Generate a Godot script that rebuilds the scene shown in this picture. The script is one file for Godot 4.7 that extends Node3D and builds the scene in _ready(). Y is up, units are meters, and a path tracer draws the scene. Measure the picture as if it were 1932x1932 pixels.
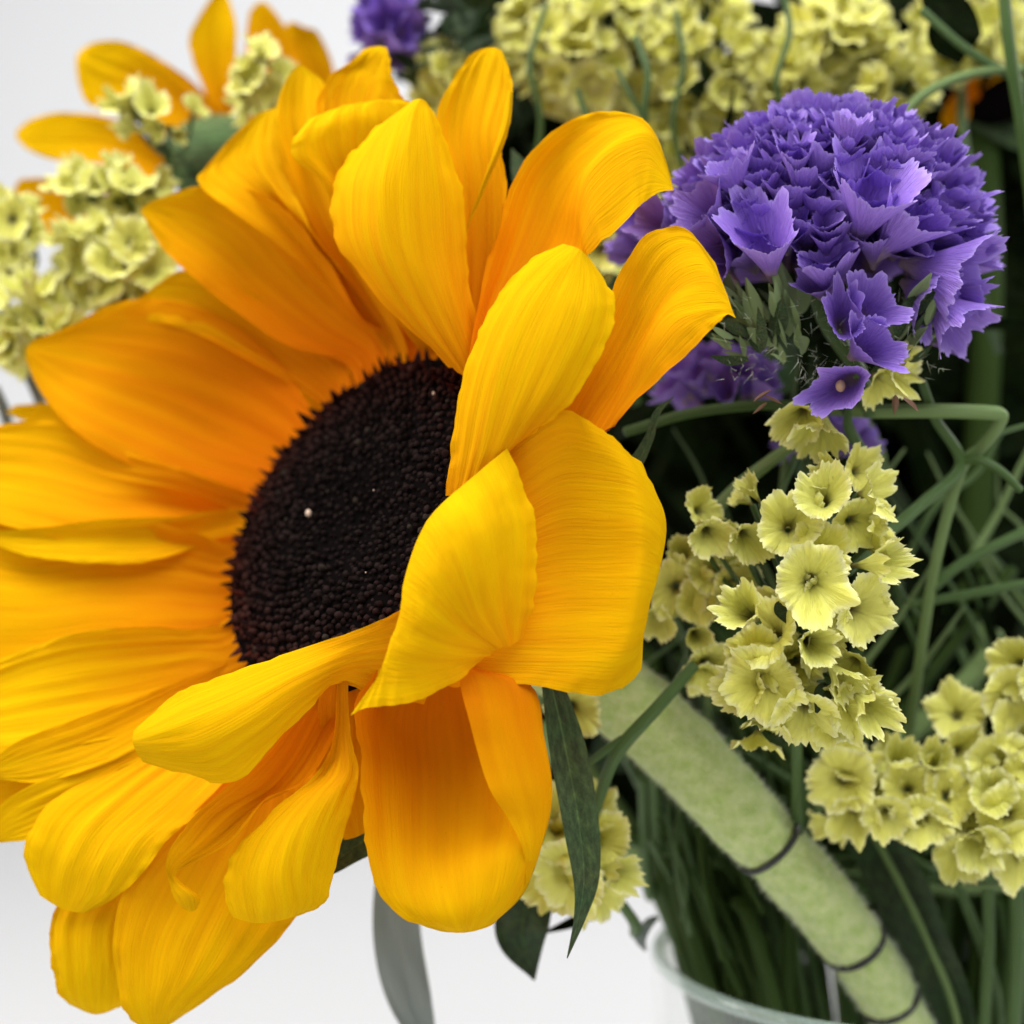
extends Node3D
# A bouquet in a glass vase, seen from close by. Metres; pixel-like helper P() turns a sight line and a depth (cm, 0 = 25 cm from the lens) into a point.

const EYE := Vector3(0, 0.294, 0.25)
const HALF := 0.3443
var M := {}
var cur: Node3D
var rng := RandomNumberGenerator.new()
var streak: ImageTexture
var noise_a: FastNoiseLite = FastNoiseLite.new()
var yellow_flowers := []
var purple_flowers := []
var bud_meshes := []
var bract_meshes := []
var used := {}
var attach = null

func _ready():
	setup_view()
	rng.seed = 11
	noise_a.seed = 4
	noise_a.frequency = 1.0
	make_materials()
	make_flower_meshes()
	setting()
	vase()
	sunflower_front()
	sunflower_back()
	purple_heads()
	yellow_sprigs()
	stems_and_leaves()
	inner_foliage()

# ---------------------------------------------------------------- view and light
func setup_view():
	var cam := Camera3D.new()
	cam.name = "camera"
	cam.position = EYE
	cam.fov = 38.0
	cam.near = 0.02
	cam.far = 20.0
	var at := CameraAttributesPhysical.new()
	at.frustum_focal_length = 34.85
	at.frustum_focus_distance = 0.255
	at.exposure_aperture = 5.0
	cam.attributes = at
	cam.fov = 38.0
	add_child(cam)
	cam.current = true
	var we := WorldEnvironment.new()
	we.name = "environment"
	var e := Environment.new()
	e.background_mode = Environment.BG_COLOR
	e.background_color = Color(0.30, 0.30, 0.31).linear_to_srgb()
	e.tonemap_mode = Environment.TONE_MAPPER_LINEAR
	e.tonemap_exposure = 1.10
	e.sdfgi_enabled = true
	e.ssao_enabled = true
	e.ssil_enabled = true
	we.environment = e
	add_child(we)
	area("window_light", Vector3(-0.72, 0.98, 0.06), Vector3(0.0, 0.28, -0.03), Vector2(0.8, 0.8), 1.30, Color(1.0, 0.985, 0.955))
	area("overhead_light", Vector3(0.26, 1.16, 0.44), Vector3(0.05, 0.28, -0.05), Vector2(0.8, 0.8), 1.12, Color(0.97, 0.985, 1.0))
	area("wall_wash_light", Vector3(0.95, 0.80, -0.45), Vector3(0.25, 0.25, -1.2), Vector2(0.4, 0.4), 0.64, Color(1.0, 0.99, 0.98))

func area(called, from: Vector3, to: Vector3, size: Vector2, energy, color):
	var l := AreaLight3D.new()
	l.name = called
	l.position = from
	l.area_size = size
	l.light_energy = energy
	l.light_color = color
	l.shadow_enabled = true
	l.area_range = 6.0
	l.area_normalize_energy = true
	add_child(l)
	l.look_at_from_position(from, to, Vector3(0, 1, 0.01))

# ---------------------------------------------------------------- helpers
func P(x: float, y: float, z: float) -> Vector3:
	var d := 0.25 - z * 0.01
	return EYE + Vector3((x - 966.0) / 966.0 * HALF * d, -(y - 966.0) / 966.0 * HALF * d, -d)

func P3(a) -> Vector3:
	return P(a[0], a[1], a[2])

func numbered(called: String) -> String:
	if not used.has(called):
		used[called] = 0
		return called
	used[called] += 1
	return "%s_%03d" % [called, used[called]]

func thing(called, label, category, at: Vector3, group = "") -> Node3D:
	var o := Node3D.new()
	o.name = numbered(called)
	o.position = at
	add_child(o, true)
	o.set_meta("label", label)
	o.set_meta("category", category)
	if group:
		o.set_meta("group", group)
	cur = o
	return o

func off(parent: Node3D) -> Vector3:
	var s := Vector3.ZERO
	var n: Node = parent
	while n and n != self:
		s += n.position
		n = n.get_parent()
	return s

func part(called: String, mesh: Mesh, mat: Material, parent: Node3D = null) -> MeshInstance3D:
	var o := MeshInstance3D.new()
	var p: Node3D = parent if parent else cur
	o.mesh = mesh
	o.material_override = mat
	o.name = called + ("_%03d" % p.get_child_count() if p.has_node(NodePath(called)) else "")
	if parent != self:
		o.position = -off(p)
	p.add_child(o, true)
	return o

func lone(called: String, mesh: Mesh, mat: Material, label, category, group = "", kind = "") -> MeshInstance3D:
	var o := MeshInstance3D.new()
	o.mesh = mesh
	o.material_override = mat
	o.name = numbered(called)
	add_child(o, true)
	if label:
		o.set_meta("label", label)
	if category:
		o.set_meta("category", category)
	if group:
		o.set_meta("group", group)
	if kind:
		o.set_meta("kind", kind)
	return o

func cr(a, b, c, d, t: float):
	return 0.5 * ((2.0 * b) + (c - a) * t + (2.0 * a - 5.0 * b + 4.0 * c - d) * t * t + (3.0 * b - a - 3.0 * c + d) * t * t * t)

func sample(pts: Array, t: float):
	var n := pts.size() - 1
	var f: float = clampf(t, 0.0, 1.0) * n
	var i: int = mini(int(f), n - 1)
	var a = pts[i - 1] if i > 0 else 2.0 * pts[0] - pts[1]
	var d = pts[i + 2] if i + 2 <= n else 2.0 * pts[n] - pts[n - 1]
	return cr(a, pts[i], pts[i + 1], d, f - i)

func grid_mesh(g: Array, uvs: Array, cols: Array = []) -> ArrayMesh:
	# g[i][j]; both faces seen; smooth normals computed on the grid
	var n := g.size()
	var m: int = g[0].size()
	var v := PackedVector3Array()
	var nn := PackedVector3Array()
	var uv := PackedVector2Array()
	var cc := PackedColorArray()
	var ix := PackedInt32Array()
	for i in n:
		for j in m:
			var du: Vector3 = g[mini(i + 1, n - 1)][j] - g[maxi(i - 1, 0)][j]
			var dv: Vector3 = g[i][mini(j + 1, m - 1)] - g[i][maxi(j - 1, 0)]
			var k := du.cross(dv)
			if k.length() < 1e-14:
				k = Vector3(0, 0, 1e-9)
			v.append(g[i][j])
			nn.append(k.normalized())
			uv.append(uvs[i][j])
			if cols.size():
				cc.append(cols[i][j])
	for i in n - 1:
		for j in m - 1:
			var a := i * m + j
			ix.append_array([a, a + 1, a + m, a + 1, a + m + 1, a + m])
	var arr := []
	arr.resize(Mesh.ARRAY_MAX)
	arr[Mesh.ARRAY_VERTEX] = v
	arr[Mesh.ARRAY_NORMAL] = nn
	arr[Mesh.ARRAY_TEX_UV] = uv
	if cols.size():
		arr[Mesh.ARRAY_COLOR] = cc
	arr[Mesh.ARRAY_INDEX] = ix
	# orient: Godot front faces are clockwise, so the geometric normal of (a, b, c) points away from (b-a)x(c-a)
	var am := ArrayMesh.new()
	am.add_surface_from_arrays(Mesh.PRIMITIVE_TRIANGLES, arr)
	return am

func tube_mesh(pts: Array, radii: Array, sides := 8, per := 6, bumpy := 0.0) -> ArrayMesh:
	# pts: Vector3 list, radii in cm; closed with rounded ends
	var n: int = (pts.size() - 1) * per
	var g := []
	var uvs := []
	var prev := Vector3(0.3, 0.2, 0.9)
	var total := 0.0
	var last: Vector3 = pts[0]
	var seedv := rng.randf() * 50.0
	for i in n + 1:
		var t := float(i) / n
		var c: Vector3 = sample(pts, t)
		total += (c - last).length()
		last = c
		var d: Vector3 = (sample(pts, minf(t + 0.01, 1.0)) - sample(pts, maxf(t - 0.01, 0.0))).normalized()
		var s := (prev - d * prev.dot(d)).normalized()
		prev = s
		var b := d.cross(s)
		var r: float = sample(radii, t) * 0.01
		var rows := [r]
		var shift := [0.0]
		if i == 0:
			rows = [r * 0.02, r * 0.7, r]
			shift = [-0.45 * r, -0.32 * r, 0.0]
		elif i == n:
			rows = [r, r * 0.7, r * 0.02]
			shift = [0.0, 0.32 * r, 0.45 * r]
		for q in rows.size():
			var row := []
			var ur := []
			for j in sides + 1:
				var a := TAU * j / sides
				var rr: float = rows[q]
				if bumpy > 0.0:
					rr *= 1.0 + bumpy * noise_a.get_noise_3d(cos(a) * 1.5 + seedv, sin(a) * 1.5, total * 160.0)
				row.append(c + d * shift[q] + (s * cos(a) + b * sin(a)) * rr)
				ur.append(Vector2(float(j) / sides, total * 30.0))
			g.append(row)
			uvs.append(ur)
	return grid_mesh(g, uvs)

func tube(called, pts: Array, radii: Array, mat, parent = null, sides := 8) -> MeshInstance3D:
	var v := []
	for p in pts:
		v.append(P3(p))
	return part(called, tube_mesh(v, radii, sides), mat, parent)

# ---------------------------------------------------------------- materials
func lin(r, g, b) -> Color:
	return Color(r, g, b).linear_to_srgb()

func mat(called, color: Color, rough, back := Color.BLACK, rim := 0.0) -> StandardMaterial3D:
	var m := StandardMaterial3D.new()
	m.resource_name = called
	m.albedo_color = color
	m.roughness = rough
	m.cull_mode = BaseMaterial3D.CULL_DISABLED
	if back != Color.BLACK:
		m.backlight_enabled = true
		m.backlight = back
	if rim > 0.0:
		m.rim_enabled = true
		m.rim = rim
		m.rim_tint = 0.6
	return m

func bump(m: StandardMaterial3D, t: Texture2D, depth_cm: float):
	m.heightmap_enabled = true
	m.heightmap_texture = t
	m.heightmap_scale = depth_cm

func make_streak(w: int, h: int, fx: float, fy: float, sd: int, fine: float) -> Image:
	var n := FastNoiseLite.new()
	n.seed = sd
	n.frequency = 1.0
	n.fractal_octaves = 3
	var im := Image.create(w, h, false, Image.FORMAT_RGB8)
	for y in h:
		for x in w:
			var u := float(x) / w
			var v := float(y) / h
			var a := n.get_noise_2d(u * fx + 0.6 * n.get_noise_2d(u * 3.0, v * 2.0), v * fy)
			var b := n.get_noise_2d(u * fx * 3.1 + 40.0, v * fy * 2.0 + 9.0)
			var c := clampf(0.5 + 0.45 * a + fine * b, 0.0, 1.0)
			im.set_pixel(x, y, Color(c, c, c))
	return im

func petal_color(w: int, h: int, base: Color, body: Color, tip: Color, sd: int) -> ImageTexture:
	# v runs from the base of the petal to its tip: the pigment is orange at the base
	var n := FastNoiseLite.new()
	n.seed = sd
	n.frequency = 1.0
	n.fractal_octaves = 3
	var im := Image.create(w, h, false, Image.FORMAT_RGB8)
	for y in h:
		for x in w:
			var u := float(x) / w
			var v := float(y) / h
			var a := n.get_noise_2d(u * 9.0, v * 1.2)
			var b := n.get_noise_2d(u * 34.0 + 7.0, v * 2.0)
			var k := smoothstep(0.0, 0.72, v + 0.07 * a + 0.015 * b)
			var c := base.lerp(body, k)
			c = c.lerp(tip, smoothstep(0.6, 1.0, v + 0.1 * a) * 0.7)
			var s := 1.0 + 0.022 * a + 0.022 * b
			# hair-fine brown dots and nicks, as on any cut flower
			var sp := n.get_noise_2d(u * 70.0 + 3.0, v * 90.0)
			if sp > 0.62:
				c = c.lerp(Color(0.62, 0.36, 0.05), (sp - 0.62) * 2.0)
			im.set_pixel(x, y, Color(c.r * s, c.g * s * (1.0 + 0.03 * a), c.b))
	return ImageTexture.create_from_image(im)

func leaf_texture(dark: bool) -> ImageTexture:
	# a pale midrib, slanting side veins and mottling, as a factor on the leaf's own green
	var n := FastNoiseLite.new()
	n.seed = 31
	n.frequency = 1.0
	n.fractal_octaves = 4
	var im := Image.create(128, 512, false, Image.FORMAT_RGB8)
	for y in 512:
		for x in 128:
			var u := absf(x / 127.0 - 0.5) * 2.0
			var v := y / 511.0
			var rib := exp(-pow(u / 0.035, 2.0))
			var side := pow(maxf(0.0, sin((v * 26.0 - u * 2.6) * PI)), 14.0) * (1.0 - u)
			var m := 0.62 + 0.22 * n.get_noise_2d(x / 30.0, v * 14.0) + 0.10 * n.get_noise_2d(x / 6.0, v * 70.0)
			m += (0.18 if dark else 0.30) * rib + 0.12 * side
			im.set_pixel(x, y, Color(clampf(m * (0.96 + 0.2 * n.get_noise_2d(v * 3.0, 5.0)), 0, 1), clampf(m, 0, 1), clampf(m * 0.92, 0, 1)))
	return ImageTexture.create_from_image(im)

func make_materials():
	streak = ImageTexture.create_from_image(make_streak(512, 512, 26.0, 1.6, 3, 0.25))
	var fine := ImageTexture.create_from_image(make_streak(512, 512, 60.0, 2.5, 8, 0.3))
	var fuzz := ImageTexture.create_from_image(make_streak(512, 512, 40.0, 36.0, 17, 0.4))
	for k in 3:
		var m := mat("petal %d" % k, Color.WHITE, 0.72, Color(0.62, 0.62, 0.62))
		var bases: Array = [lin(0.82, 0.24, 0.003), lin(0.84, 0.28, 0.003), lin(0.70, 0.165, 0.002)]
		var bodies: Array = [lin(0.81, 0.41, 0.0015), lin(0.82, 0.46, 0.0015), lin(0.80, 0.37, 0.0015)]
		m.albedo_texture = petal_color(256, 512, bases[k], bodies[k], lin(0.83, 0.485, 0.002), 20 + k)
		m.metallic_specular = 0.10
		bump(m, fine, 0.012)
		M["petal%d" % k] = m
	M.disc = mat("disc", lin(0.004, 0.003, 0.003), 0.85)
	M.disc.metallic_specular = 0.03
	M.disc_floret = mat("disc floret", Color.WHITE, 0.55)
	M.disc_floret.metallic_specular = 0.06
	M.disc_floret.vertex_color_use_as_albedo = true
	M.tooth = mat("disc tooth", lin(0.012, 0.0045, 0.004), 0.6)
	M.tooth.metallic_specular = 0.1
	M.tooth_red = mat("disc tooth red", lin(0.055, 0.012, 0.008), 0.6)
	M.tooth_red.metallic_specular = 0.1
	M.speck = mat("pollen speck", lin(0.75, 0.55, 0.42), 0.8)
	M.yellow = mat("yellow paper petal", Color.WHITE, 0.62, Color(0.3, 0.3, 0.3))
	M.yellow.vertex_color_use_as_albedo = true
	bump(M.yellow, fine, 0.02)
	M.purple = mat("purple paper petal", Color.WHITE, 0.62, Color(0.4, 0.4, 0.4))
	M.purple.vertex_color_use_as_albedo = true
	bump(M.purple, fine, 0.03)
	M.stem = mat("green stem", lin(0.065, 0.130, 0.022), 0.5)
	bump(M.stem, streak, 0.02)
	M.stem_pale = mat("pale green stem", lin(0.17, 0.26, 0.075), 0.55)
	bump(M.stem_pale, streak, 0.02)
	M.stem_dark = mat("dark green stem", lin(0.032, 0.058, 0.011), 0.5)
	M.leaf = mat("leaf", lin(0.085, 0.155, 0.036), 0.55, Color(0.25, 0.25, 0.25))
	bump(M.leaf, streak, 0.03)
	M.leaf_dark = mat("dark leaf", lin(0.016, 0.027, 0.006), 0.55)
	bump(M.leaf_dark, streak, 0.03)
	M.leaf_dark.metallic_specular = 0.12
	M.leaf_grey = mat("grey leaf", lin(0.27, 0.31, 0.28), 0.5)
	M.stem_dark.metallic_specular = 0.2
	bump(M.leaf_grey, streak, 0.02)
	M.leaf_fuzz = mat("downy leaf", lin(0.32, 0.50, 0.17), 0.8, Color(0.2, 0.2, 0.2), 0.15)
	bump(M.leaf_fuzz, fuzz, 0.09)
	for q in ["leaf", "leaf_dark", "leaf_fuzz"]:
		M[q].albedo_texture = leaf_texture(q == "leaf_dark")
	M.bract = mat("green bract", lin(0.22, 0.30, 0.11), 0.65, Color(0.3, 0.3, 0.3))
	M.hair = mat("plant hair", lin(0.72, 0.78, 0.58), 0.6, Color(0.5, 0.5, 0.5))
	M.stalk = mat("downy stalk", Color.WHITE, 0.85, Color.BLACK, 0.6)
	M.stalk.rim_tint = 0.25
	var im := Image.create(256, 512, false, Image.FORMAT_RGB8)
	var n := FastNoiseLite.new()
	n.seed = 9
	n.frequency = 1.0
	n.fractal_octaves = 4
	for y in 512:
		for x in 256:
			var u := x / 256.0
			var v := y / 512.0
			var a := n.get_noise_3d(cos(u * TAU) * 2.0, sin(u * TAU) * 2.0, v * 9.0)
			var b := n.get_noise_3d(cos(u * TAU) * 16.0, sin(u * TAU) * 16.0, v * 70.0)
			var c := Color(0.68, 0.76, 0.32).lerp(Color(0.46, 0.61, 0.15), clampf(0.45 + a * 0.9, 0, 1))
			im.set_pixel(x, y, Color(c.r * (1 + 0.16 * b), c.g * (1 + 0.14 * b), c.b * (1 + 0.2 * b)).linear_to_srgb())
	M.stalk.albedo_texture = ImageTexture.create_from_image(im)
	bump(M.stalk, fuzz, 0.05)
	M.wire = mat("dark wire", lin(0.020, 0.020, 0.020), 0.45)
	M.dry = mat("dry brown bract", lin(0.16, 0.075, 0.04), 0.7)
	M.cream = mat("cream anther", lin(0.66, 0.44, 0.22), 0.7)
	M.wall = mat("white wall", lin(0.74, 0.745, 0.76), 0.95)
	M.table = mat("white table", lin(0.63, 0.63, 0.635), 0.6)
	M.glass = StandardMaterial3D.new()
	M.glass.resource_name = "glass"
	M.glass.albedo_color = Color(0.86, 0.95, 0.91, 0.05)
	M.glass.roughness = 0.04
	M.glass.transparency = BaseMaterial3D.TRANSPARENCY_ALPHA
	M.glass_rim = M.glass.duplicate()
	M.glass_rim.resource_name = "glass rim"
	M.glass_rim.albedo_color = Color(0.84, 0.93, 0.89, 0.26)

# ---------------------------------------------------------------- setting
func setting():
	var t := BoxMesh.new()
	t.size = Vector3(3.0, 0.04, 2.4)
	var o := lone("table_top", t, M.table, "", "", "", "structure")
	o.position = Vector3(0, -0.02, 0.0)
	var w := BoxMesh.new()
	w.size = Vector3(3.0, 2.2, 0.04)
	var b := lone("back_wall", w, M.wall, "", "", "", "structure")
	b.position = Vector3(0, 0.9, -1.22)

func lathe(profile: Array, c: Vector3, seg := 96) -> ArrayMesh:
	var g := []
	var uvs := []
	for p in profile:
		var row := []
		var ur := []
		for j in seg + 1:
			var a := TAU * j / seg
			row.append(c + Vector3(cos(a) * p[0], p[1], sin(a) * p[0]) * 0.01)
			ur.append(Vector2(float(j) / seg, p[1] * 0.1))
		g.append(row)
		uvs.append(ur)
	return grid_mesh(g, uvs)

func vase():
	var c := Vector3(0.0845, -0.0032, -0.08)
	thing("glass_vase", "clear glass vase with a thick rounded rim holding the bouquet", "vase", c)
	var prof := []
	for p in [[0.02, 0.05], [4.2, 0.05], [4.5, 0.3], [4.6, 1.0], [4.9, 8.0], [5.28, 18.0], [5.32, 19.6]]:
		prof.append(p)
	for k in 9:
		var a := PI * k / 8.0
		prof.append([5.2 + 0.13 * cos(a), 19.8 + 0.14 * sin(a)])
	for p in [[5.08, 19.5], [5.03, 18.0], [4.6, 8.0], [4.3, 1.6], [4.0, 1.1], [0.02, 1.0]]:
		prof.append(p)
	part("vase_body", lathe(prof, c), M.glass)
	var bead := []
	for k in 13:
		var a := TAU * k / 12.0
		bead.append([5.2 + 0.155 * cos(a), 19.84 + 0.15 * sin(a)])
	part("rim", lathe(bead, c, 128), M.glass_rim)

# ---------------------------------------------------------------- petals
func petal_mesh(rows: Array, u0 := 0.0, u1 := 1.0, ridge := 0.010, curl := 0.0) -> ArrayMesh:
	var nr := rows.size()
	var lines := []
	for r in rows:
		var l := []
		for p in r:
			l.append(p if p is Vector3 else P3(p))
		lines.append(l)
	if attach != null and u0 <= 0.12:
		var l := []
		for p in lines[0]:
			l.append((attach as Vector3).lerp(p, 0.70))
		lines.insert(0, l)
	var n := 44
	var m := 30
	var g := []
	var uvs := []
	var sd := rng.randf() * 100.0
	for i in n + 1:
		var t := float(i) / n
		var row := []
		var ur := []
		var across := []
		for k in lines[0].size():
			var col := []
			for l in lines:
				col.append(l[k])
			across.append(sample(col, t))
		for j in m + 1:
			var s := float(j) / m
			row.append(sample(across, s))
			ur.append(Vector2(s * 0.9 + fposmod(sd, 1.0), clampf(lerpf(u0, u1, t), 0.004, 0.996)))
		g.append(row)
		uvs.append(ur)
	# long low ridges between the veins, fading at the base, and a finely wavering margin
	var out := []
	for i in n + 1:
		var row := []
		var t := float(i) / n
		for j in m + 1:
			var s := float(j) / m
			var du: Vector3 = g[mini(i + 1, n)][j] - g[maxi(i - 1, 0)][j]
			var dv: Vector3 = g[i][mini(j + 1, m)] - g[i][maxi(j - 1, 0)]
			var k := du.cross(dv)
			k = k.normalized() if k.length() > 1e-14 else Vector3.ZERO
			var fade := 1.0 - 0.85 * smoothstep(0.8, 1.0, t)
			var h := noise_a.get_noise_2d(s * 7.0 + sd, t * 1.1) * 1.5 + 0.22 * noise_a.get_noise_2d(s * 19.0 + sd, t * 1.6 + 9.0)
			var e := pow(absf(2.0 * s - 1.0), 6.0) * noise_a.get_noise_2d(t * 9.0 + sd, s * 3.0) * 1.5
			var width := (Vector3(g[i][m]) - Vector3(g[i][0])).length()
			var q: Vector3 = g[i][j] + k * (h * ridge * 0.01 * 3.6 * fade + e * 0.0005 * fade) * clampf(width / 0.012, 0.1, 1.2)
			if j == 0 or j == m:
				var inw: Vector3 = (Vector3(g[i][m / 2]) - Vector3(g[i][j])).normalized()
				q += inw * fade * 0.00016 * noise_a.get_noise_2d(t * 40.0 + sd, j * 5.0)
			row.append(q)
		out.append(row)
	return grid_mesh(out, uvs)

func petal(rows: Array, tone := 0, u0 := 0.0, u1 := 1.0, ridge := 0.010, label := "") -> void:
	var o := part("petal", petal_mesh(rows, u0, u1, ridge), M["petal%d" % tone])
	if label:
		o.set_meta("label", label)

func disc_axes() -> Array:
	var n := Vector3(-0.60, 0.43, 0.675).normalized()
	var e1 := Vector3(0.57, 0.82, 0.0)
	e1 = (e1 - n * e1.dot(n)).normalized()
	var e2 := e1.cross(n).normalized()
	if e2.z < 0.0:
		e2 = -e2
	return [n, e1, e2]

func sunflower_front():
	var ax := disc_axes()
	var n: Vector3 = ax[0]
	var e1: Vector3 = ax[1]
	var e2: Vector3 = ax[2]
	var c := P(686, 985, -2.6)
	thing("sunflower", "large front sunflower with dark centre and curling golden petals", "sunflower", c)
	var R := 0.0345
	# seed disc: a low cushion with a dished middle
	var g := []
	var uvs := []
	for i in 25:
		var row := []
		var ur := []
		for j in 73:
			var a := TAU * j / 72.0
			var r := i / 24.0
			var h := disc_h(r)
			row.append(c + (e1 * cos(a) + e2 * sin(a)) * R * r * 1.0 + n * h)
			ur.append(Vector2(j / 72.0, r))
		g.append(row)
		uvs.append(ur)
	part("disc", grid_mesh(g, uvs), M.disc)
	# disc florets: tight spirals of tiny closed buds
	var mm := MultiMesh.new()
	mm.transform_format = MultiMesh.TRANSFORM_3D
	mm.use_colors = true
	mm.mesh = bud_meshes[0]
	var cnt := 1500
	mm.instance_count = cnt
	for i in cnt:
		var r := sqrt((i + 0.5) / cnt) * 0.93
		var a := i * 2.399963
		var d := e1 * cos(a) + e2 * sin(a)
		var p := c + d * R * r + n * disc_h(r) + rv(0.00035)
		var up := (n + d * (0.5 * r - 0.15) + Vector3(rng.randf() - 0.5, rng.randf() - 0.5, rng.randf() - 0.5) * 0.8).normalized()
		var b := frame(up, i * 1.7)
		var s := lerpf(0.00048, 0.00080, r) * (0.6 + 0.7 * rng.randf())
		mm.set_instance_transform(i, Transform3D(b.scaled(Vector3(s, s * (1.6 + rng.randf()), s)) if false else Basis(b.x * s, b.y * s * (0.7 + 1.0 * rng.randf()), b.z * s), p - c))
		var k := rng.randf()
		var col := Color(0.013, 0.0088, 0.0082).lerp(Color(0.045, 0.012, 0.008), pow(r, 5.0)) * (0.5 + rng.randf())
		if k > 0.985:
			col = Color(0.035, 0.026, 0.02)
		mm.set_instance_color(i, col)
	var mi := MultiMeshInstance3D.new()
	mi.name = "disc_buds"
	mi.multimesh = mm
	mi.material_override = M.disc_floret
	mi.set_meta("kind", "stuff")
	cur.add_child(mi, true)
	# pointed dark chaff tips round the margin
	for i in 240:
		var ring := i % 3
		var a := TAU * (i + rng.randf() * 0.9) / 240.0
		var d := e1 * cos(a) + e2 * sin(a)
		if d.dot(e2) > (0.05 if d.dot(e1) < 0.0 else 0.3):
			continue
		var r: float = R * [0.99, 0.93, 0.86][ring]
		var up: Vector3 = (d * [0.95, 0.55, 0.2][ring] + n * [0.45, 0.9, 1.0][ring] + Vector3(rng.randf() - 0.5, rng.randf() - 0.5, rng.randf() - 0.5) * 0.5).normalized()
		var o := MeshInstance3D.new()
		o.mesh = bud_meshes[1]
		o.name = "chaff_tip" if i == 0 else "chaff_tip_%03d" % i
		o.material_override = M.tooth_red if rng.randf() < 0.35 else M.tooth
		var b := frame(up, a * 3.0)
		var s := 0.0010 * (0.7 + 0.7 * rng.randf())
		var ln := s * (1.1 + 1.2 * rng.randf())
		o.transform = Transform3D(Basis(b.x * s, b.y * ln, b.z * s * 0.6), d * r + n * (disc_h(r / R) - 0.0006))
		cur.add_child(o, true)
	# the pale crumb lying on the disc and a few grains of pollen
	var sp := SphereMesh.new()
	sp.radius = 0.00055
	sp.height = 0.0011
	sp.radial_segments = 10
	sp.rings = 5
	for q in [[582, 968, 1.0], [818, 742, 0.45], [705, 925, 0.22], [690, 1080, 0.2]]:
		var o := MeshInstance3D.new()
		o.mesh = sp
		o.material_override = M.speck
		o.name = "pollen_grain" if not cur.has_node("pollen_grain") else "pollen_grain_%03d" % cur.get_child_count()
		var ray: Vector3 = P(q[0], q[1], 0.0) - EYE
		var pl := Plane(n, c + n * (disc_h(0.4) + 0.0012))
		var hit = pl.intersects_ray(EYE, ray.normalized())
		o.position = hit - c
		o.scale = Vector3(q[2], q[2] * 1.3, q[2])
		cur.add_child(o, true)
	# green cup behind the disc
	g = []
	uvs = []
	for i in 9:
		var row := []
		var ur := []
		for j in 49:
			var a := TAU * j / 48.0
			var t := i / 8.0
			var r := R * lerpf(0.98, 0.22, t * t)
			row.append(c + (e1 * cos(a) + e2 * sin(a)) * r - n * (0.002 + 0.016 * sin(t * PI * 0.5)))
			ur.append(Vector2(j / 48.0, t))
		g.append(row)
		uvs.append(ur)
	part("receptacle", grid_mesh(g, uvs), M.leaf_fuzz)
	attach = c - n * 0.0055
	front_petals()
	# the row behind, shorter, closing the gaps
	for i in 22:
		var a := TAU * (i + 0.3 * sin(i * 2.3)) / 22.0
		var d := e1 * cos(a) + e2 * sin(a)
		var s := d.cross(n)
		if d.dot(e2) > -0.1:
			continue
		var lines := []
		var ln := 0.028 + 0.004 * sin(i * 4.1)
		for k in 5:
			var t := k / 4.0
			var w: float = [0.0045, 0.0095, 0.011, 0.008, 0.001][k]
			var mid := c + d * (R * 0.8 + ln * t) + n * (-0.0090 + 0.006 * t * t)
			lines.append([mid - s * w + n * 0.001, mid - n * 0.001, mid + s * w + n * 0.001])
		var keep = attach
		attach = null
		petal(lines, 2, 0.0, 0.7)
		attach = keep
	attach = null
	# bracts that show below and between the petals
	leaf("bract", [[1040, 1290, -1.6], [1068, 1420, -1.7], [1090, 1540, -1.6], [1102, 1650, -1.4], [1092, 1730, -1.2], [1070, 1808, -1.1]], [0.40, 0.72, 0.72, 0.50, 0.24, 0.02], M.leaf_fuzz, Vector3(0.35, 0.1, 1), 0.5)
	leaf("bract", [[770, 1500, -2.2], [720, 1560, -2.3], [660, 1605, -2.2], [615, 1635, -2.1], [560, 1655, -2.1]], [0.7, 0.72, 0.55, 0.38, 0.02], M.leaf_fuzz, Vector3(0.1, 0.6, 1), 0.35)
	leaf("bract", [[1130, 850, -1.8], [1190, 880, -1.9], [1225, 830, -1.7], [1240, 780, -1.5], [1272, 748, -1.4]], [0.35, 0.30, 0.20, 0.13, 0.01], M.leaf_fuzz, Vector3(-0.5, 0.1, 1), 0.5)
	leaf("bract", [[1010, 400, -4.2], [985, 330, -4.4], [965, 280, -4.5]], [0.5, 0.45, 0.02], M.leaf_fuzz, Vector3(0.2, 0, 1), 0.3)
	# the thick downy stalk down into the vase
	var pts := []
	for p in [[800, 1100, -4.6], [960, 1190, -4.8], [1190, 1330, -4.5], [1420, 1560, -4.6], [1590, 1750, -5.2], [1700, 1930, -6.0], [1800, 2180, -7.5], [1880, 2700, -9.5]]:
		pts.append(P3(p))
	var rings := [0.12, 0.452, 0.598, 0.683, 0.79]
	var joints := []
	for k in 141:
		var t := k / 140.0
		var lo := 0.0
		var hi := 1.0
		for q in rings:
			if q <= t:
				lo = q
			elif q < hi:
				hi = q
		var f := (t - lo) / (hi - lo)
		joints.append(sample([0.55, 0.74, 0.76, 0.70, 0.64, 0.59, 0.56, 0.54], t) * (0.93 + 0.10 * smoothstep(0.0, 0.25, f) - 0.05 * smoothstep(0.9, 1.0, f)))
	part("stalk", tube_mesh(pts, joints, 48, 16, 0.10), M.stalk)
	part("stalk_down", hairs_on(pts, joints, 16000, 0.13), M.hair).set_meta("kind", "stuff")
	# wire wound round the stalk
	var wire := []
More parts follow.
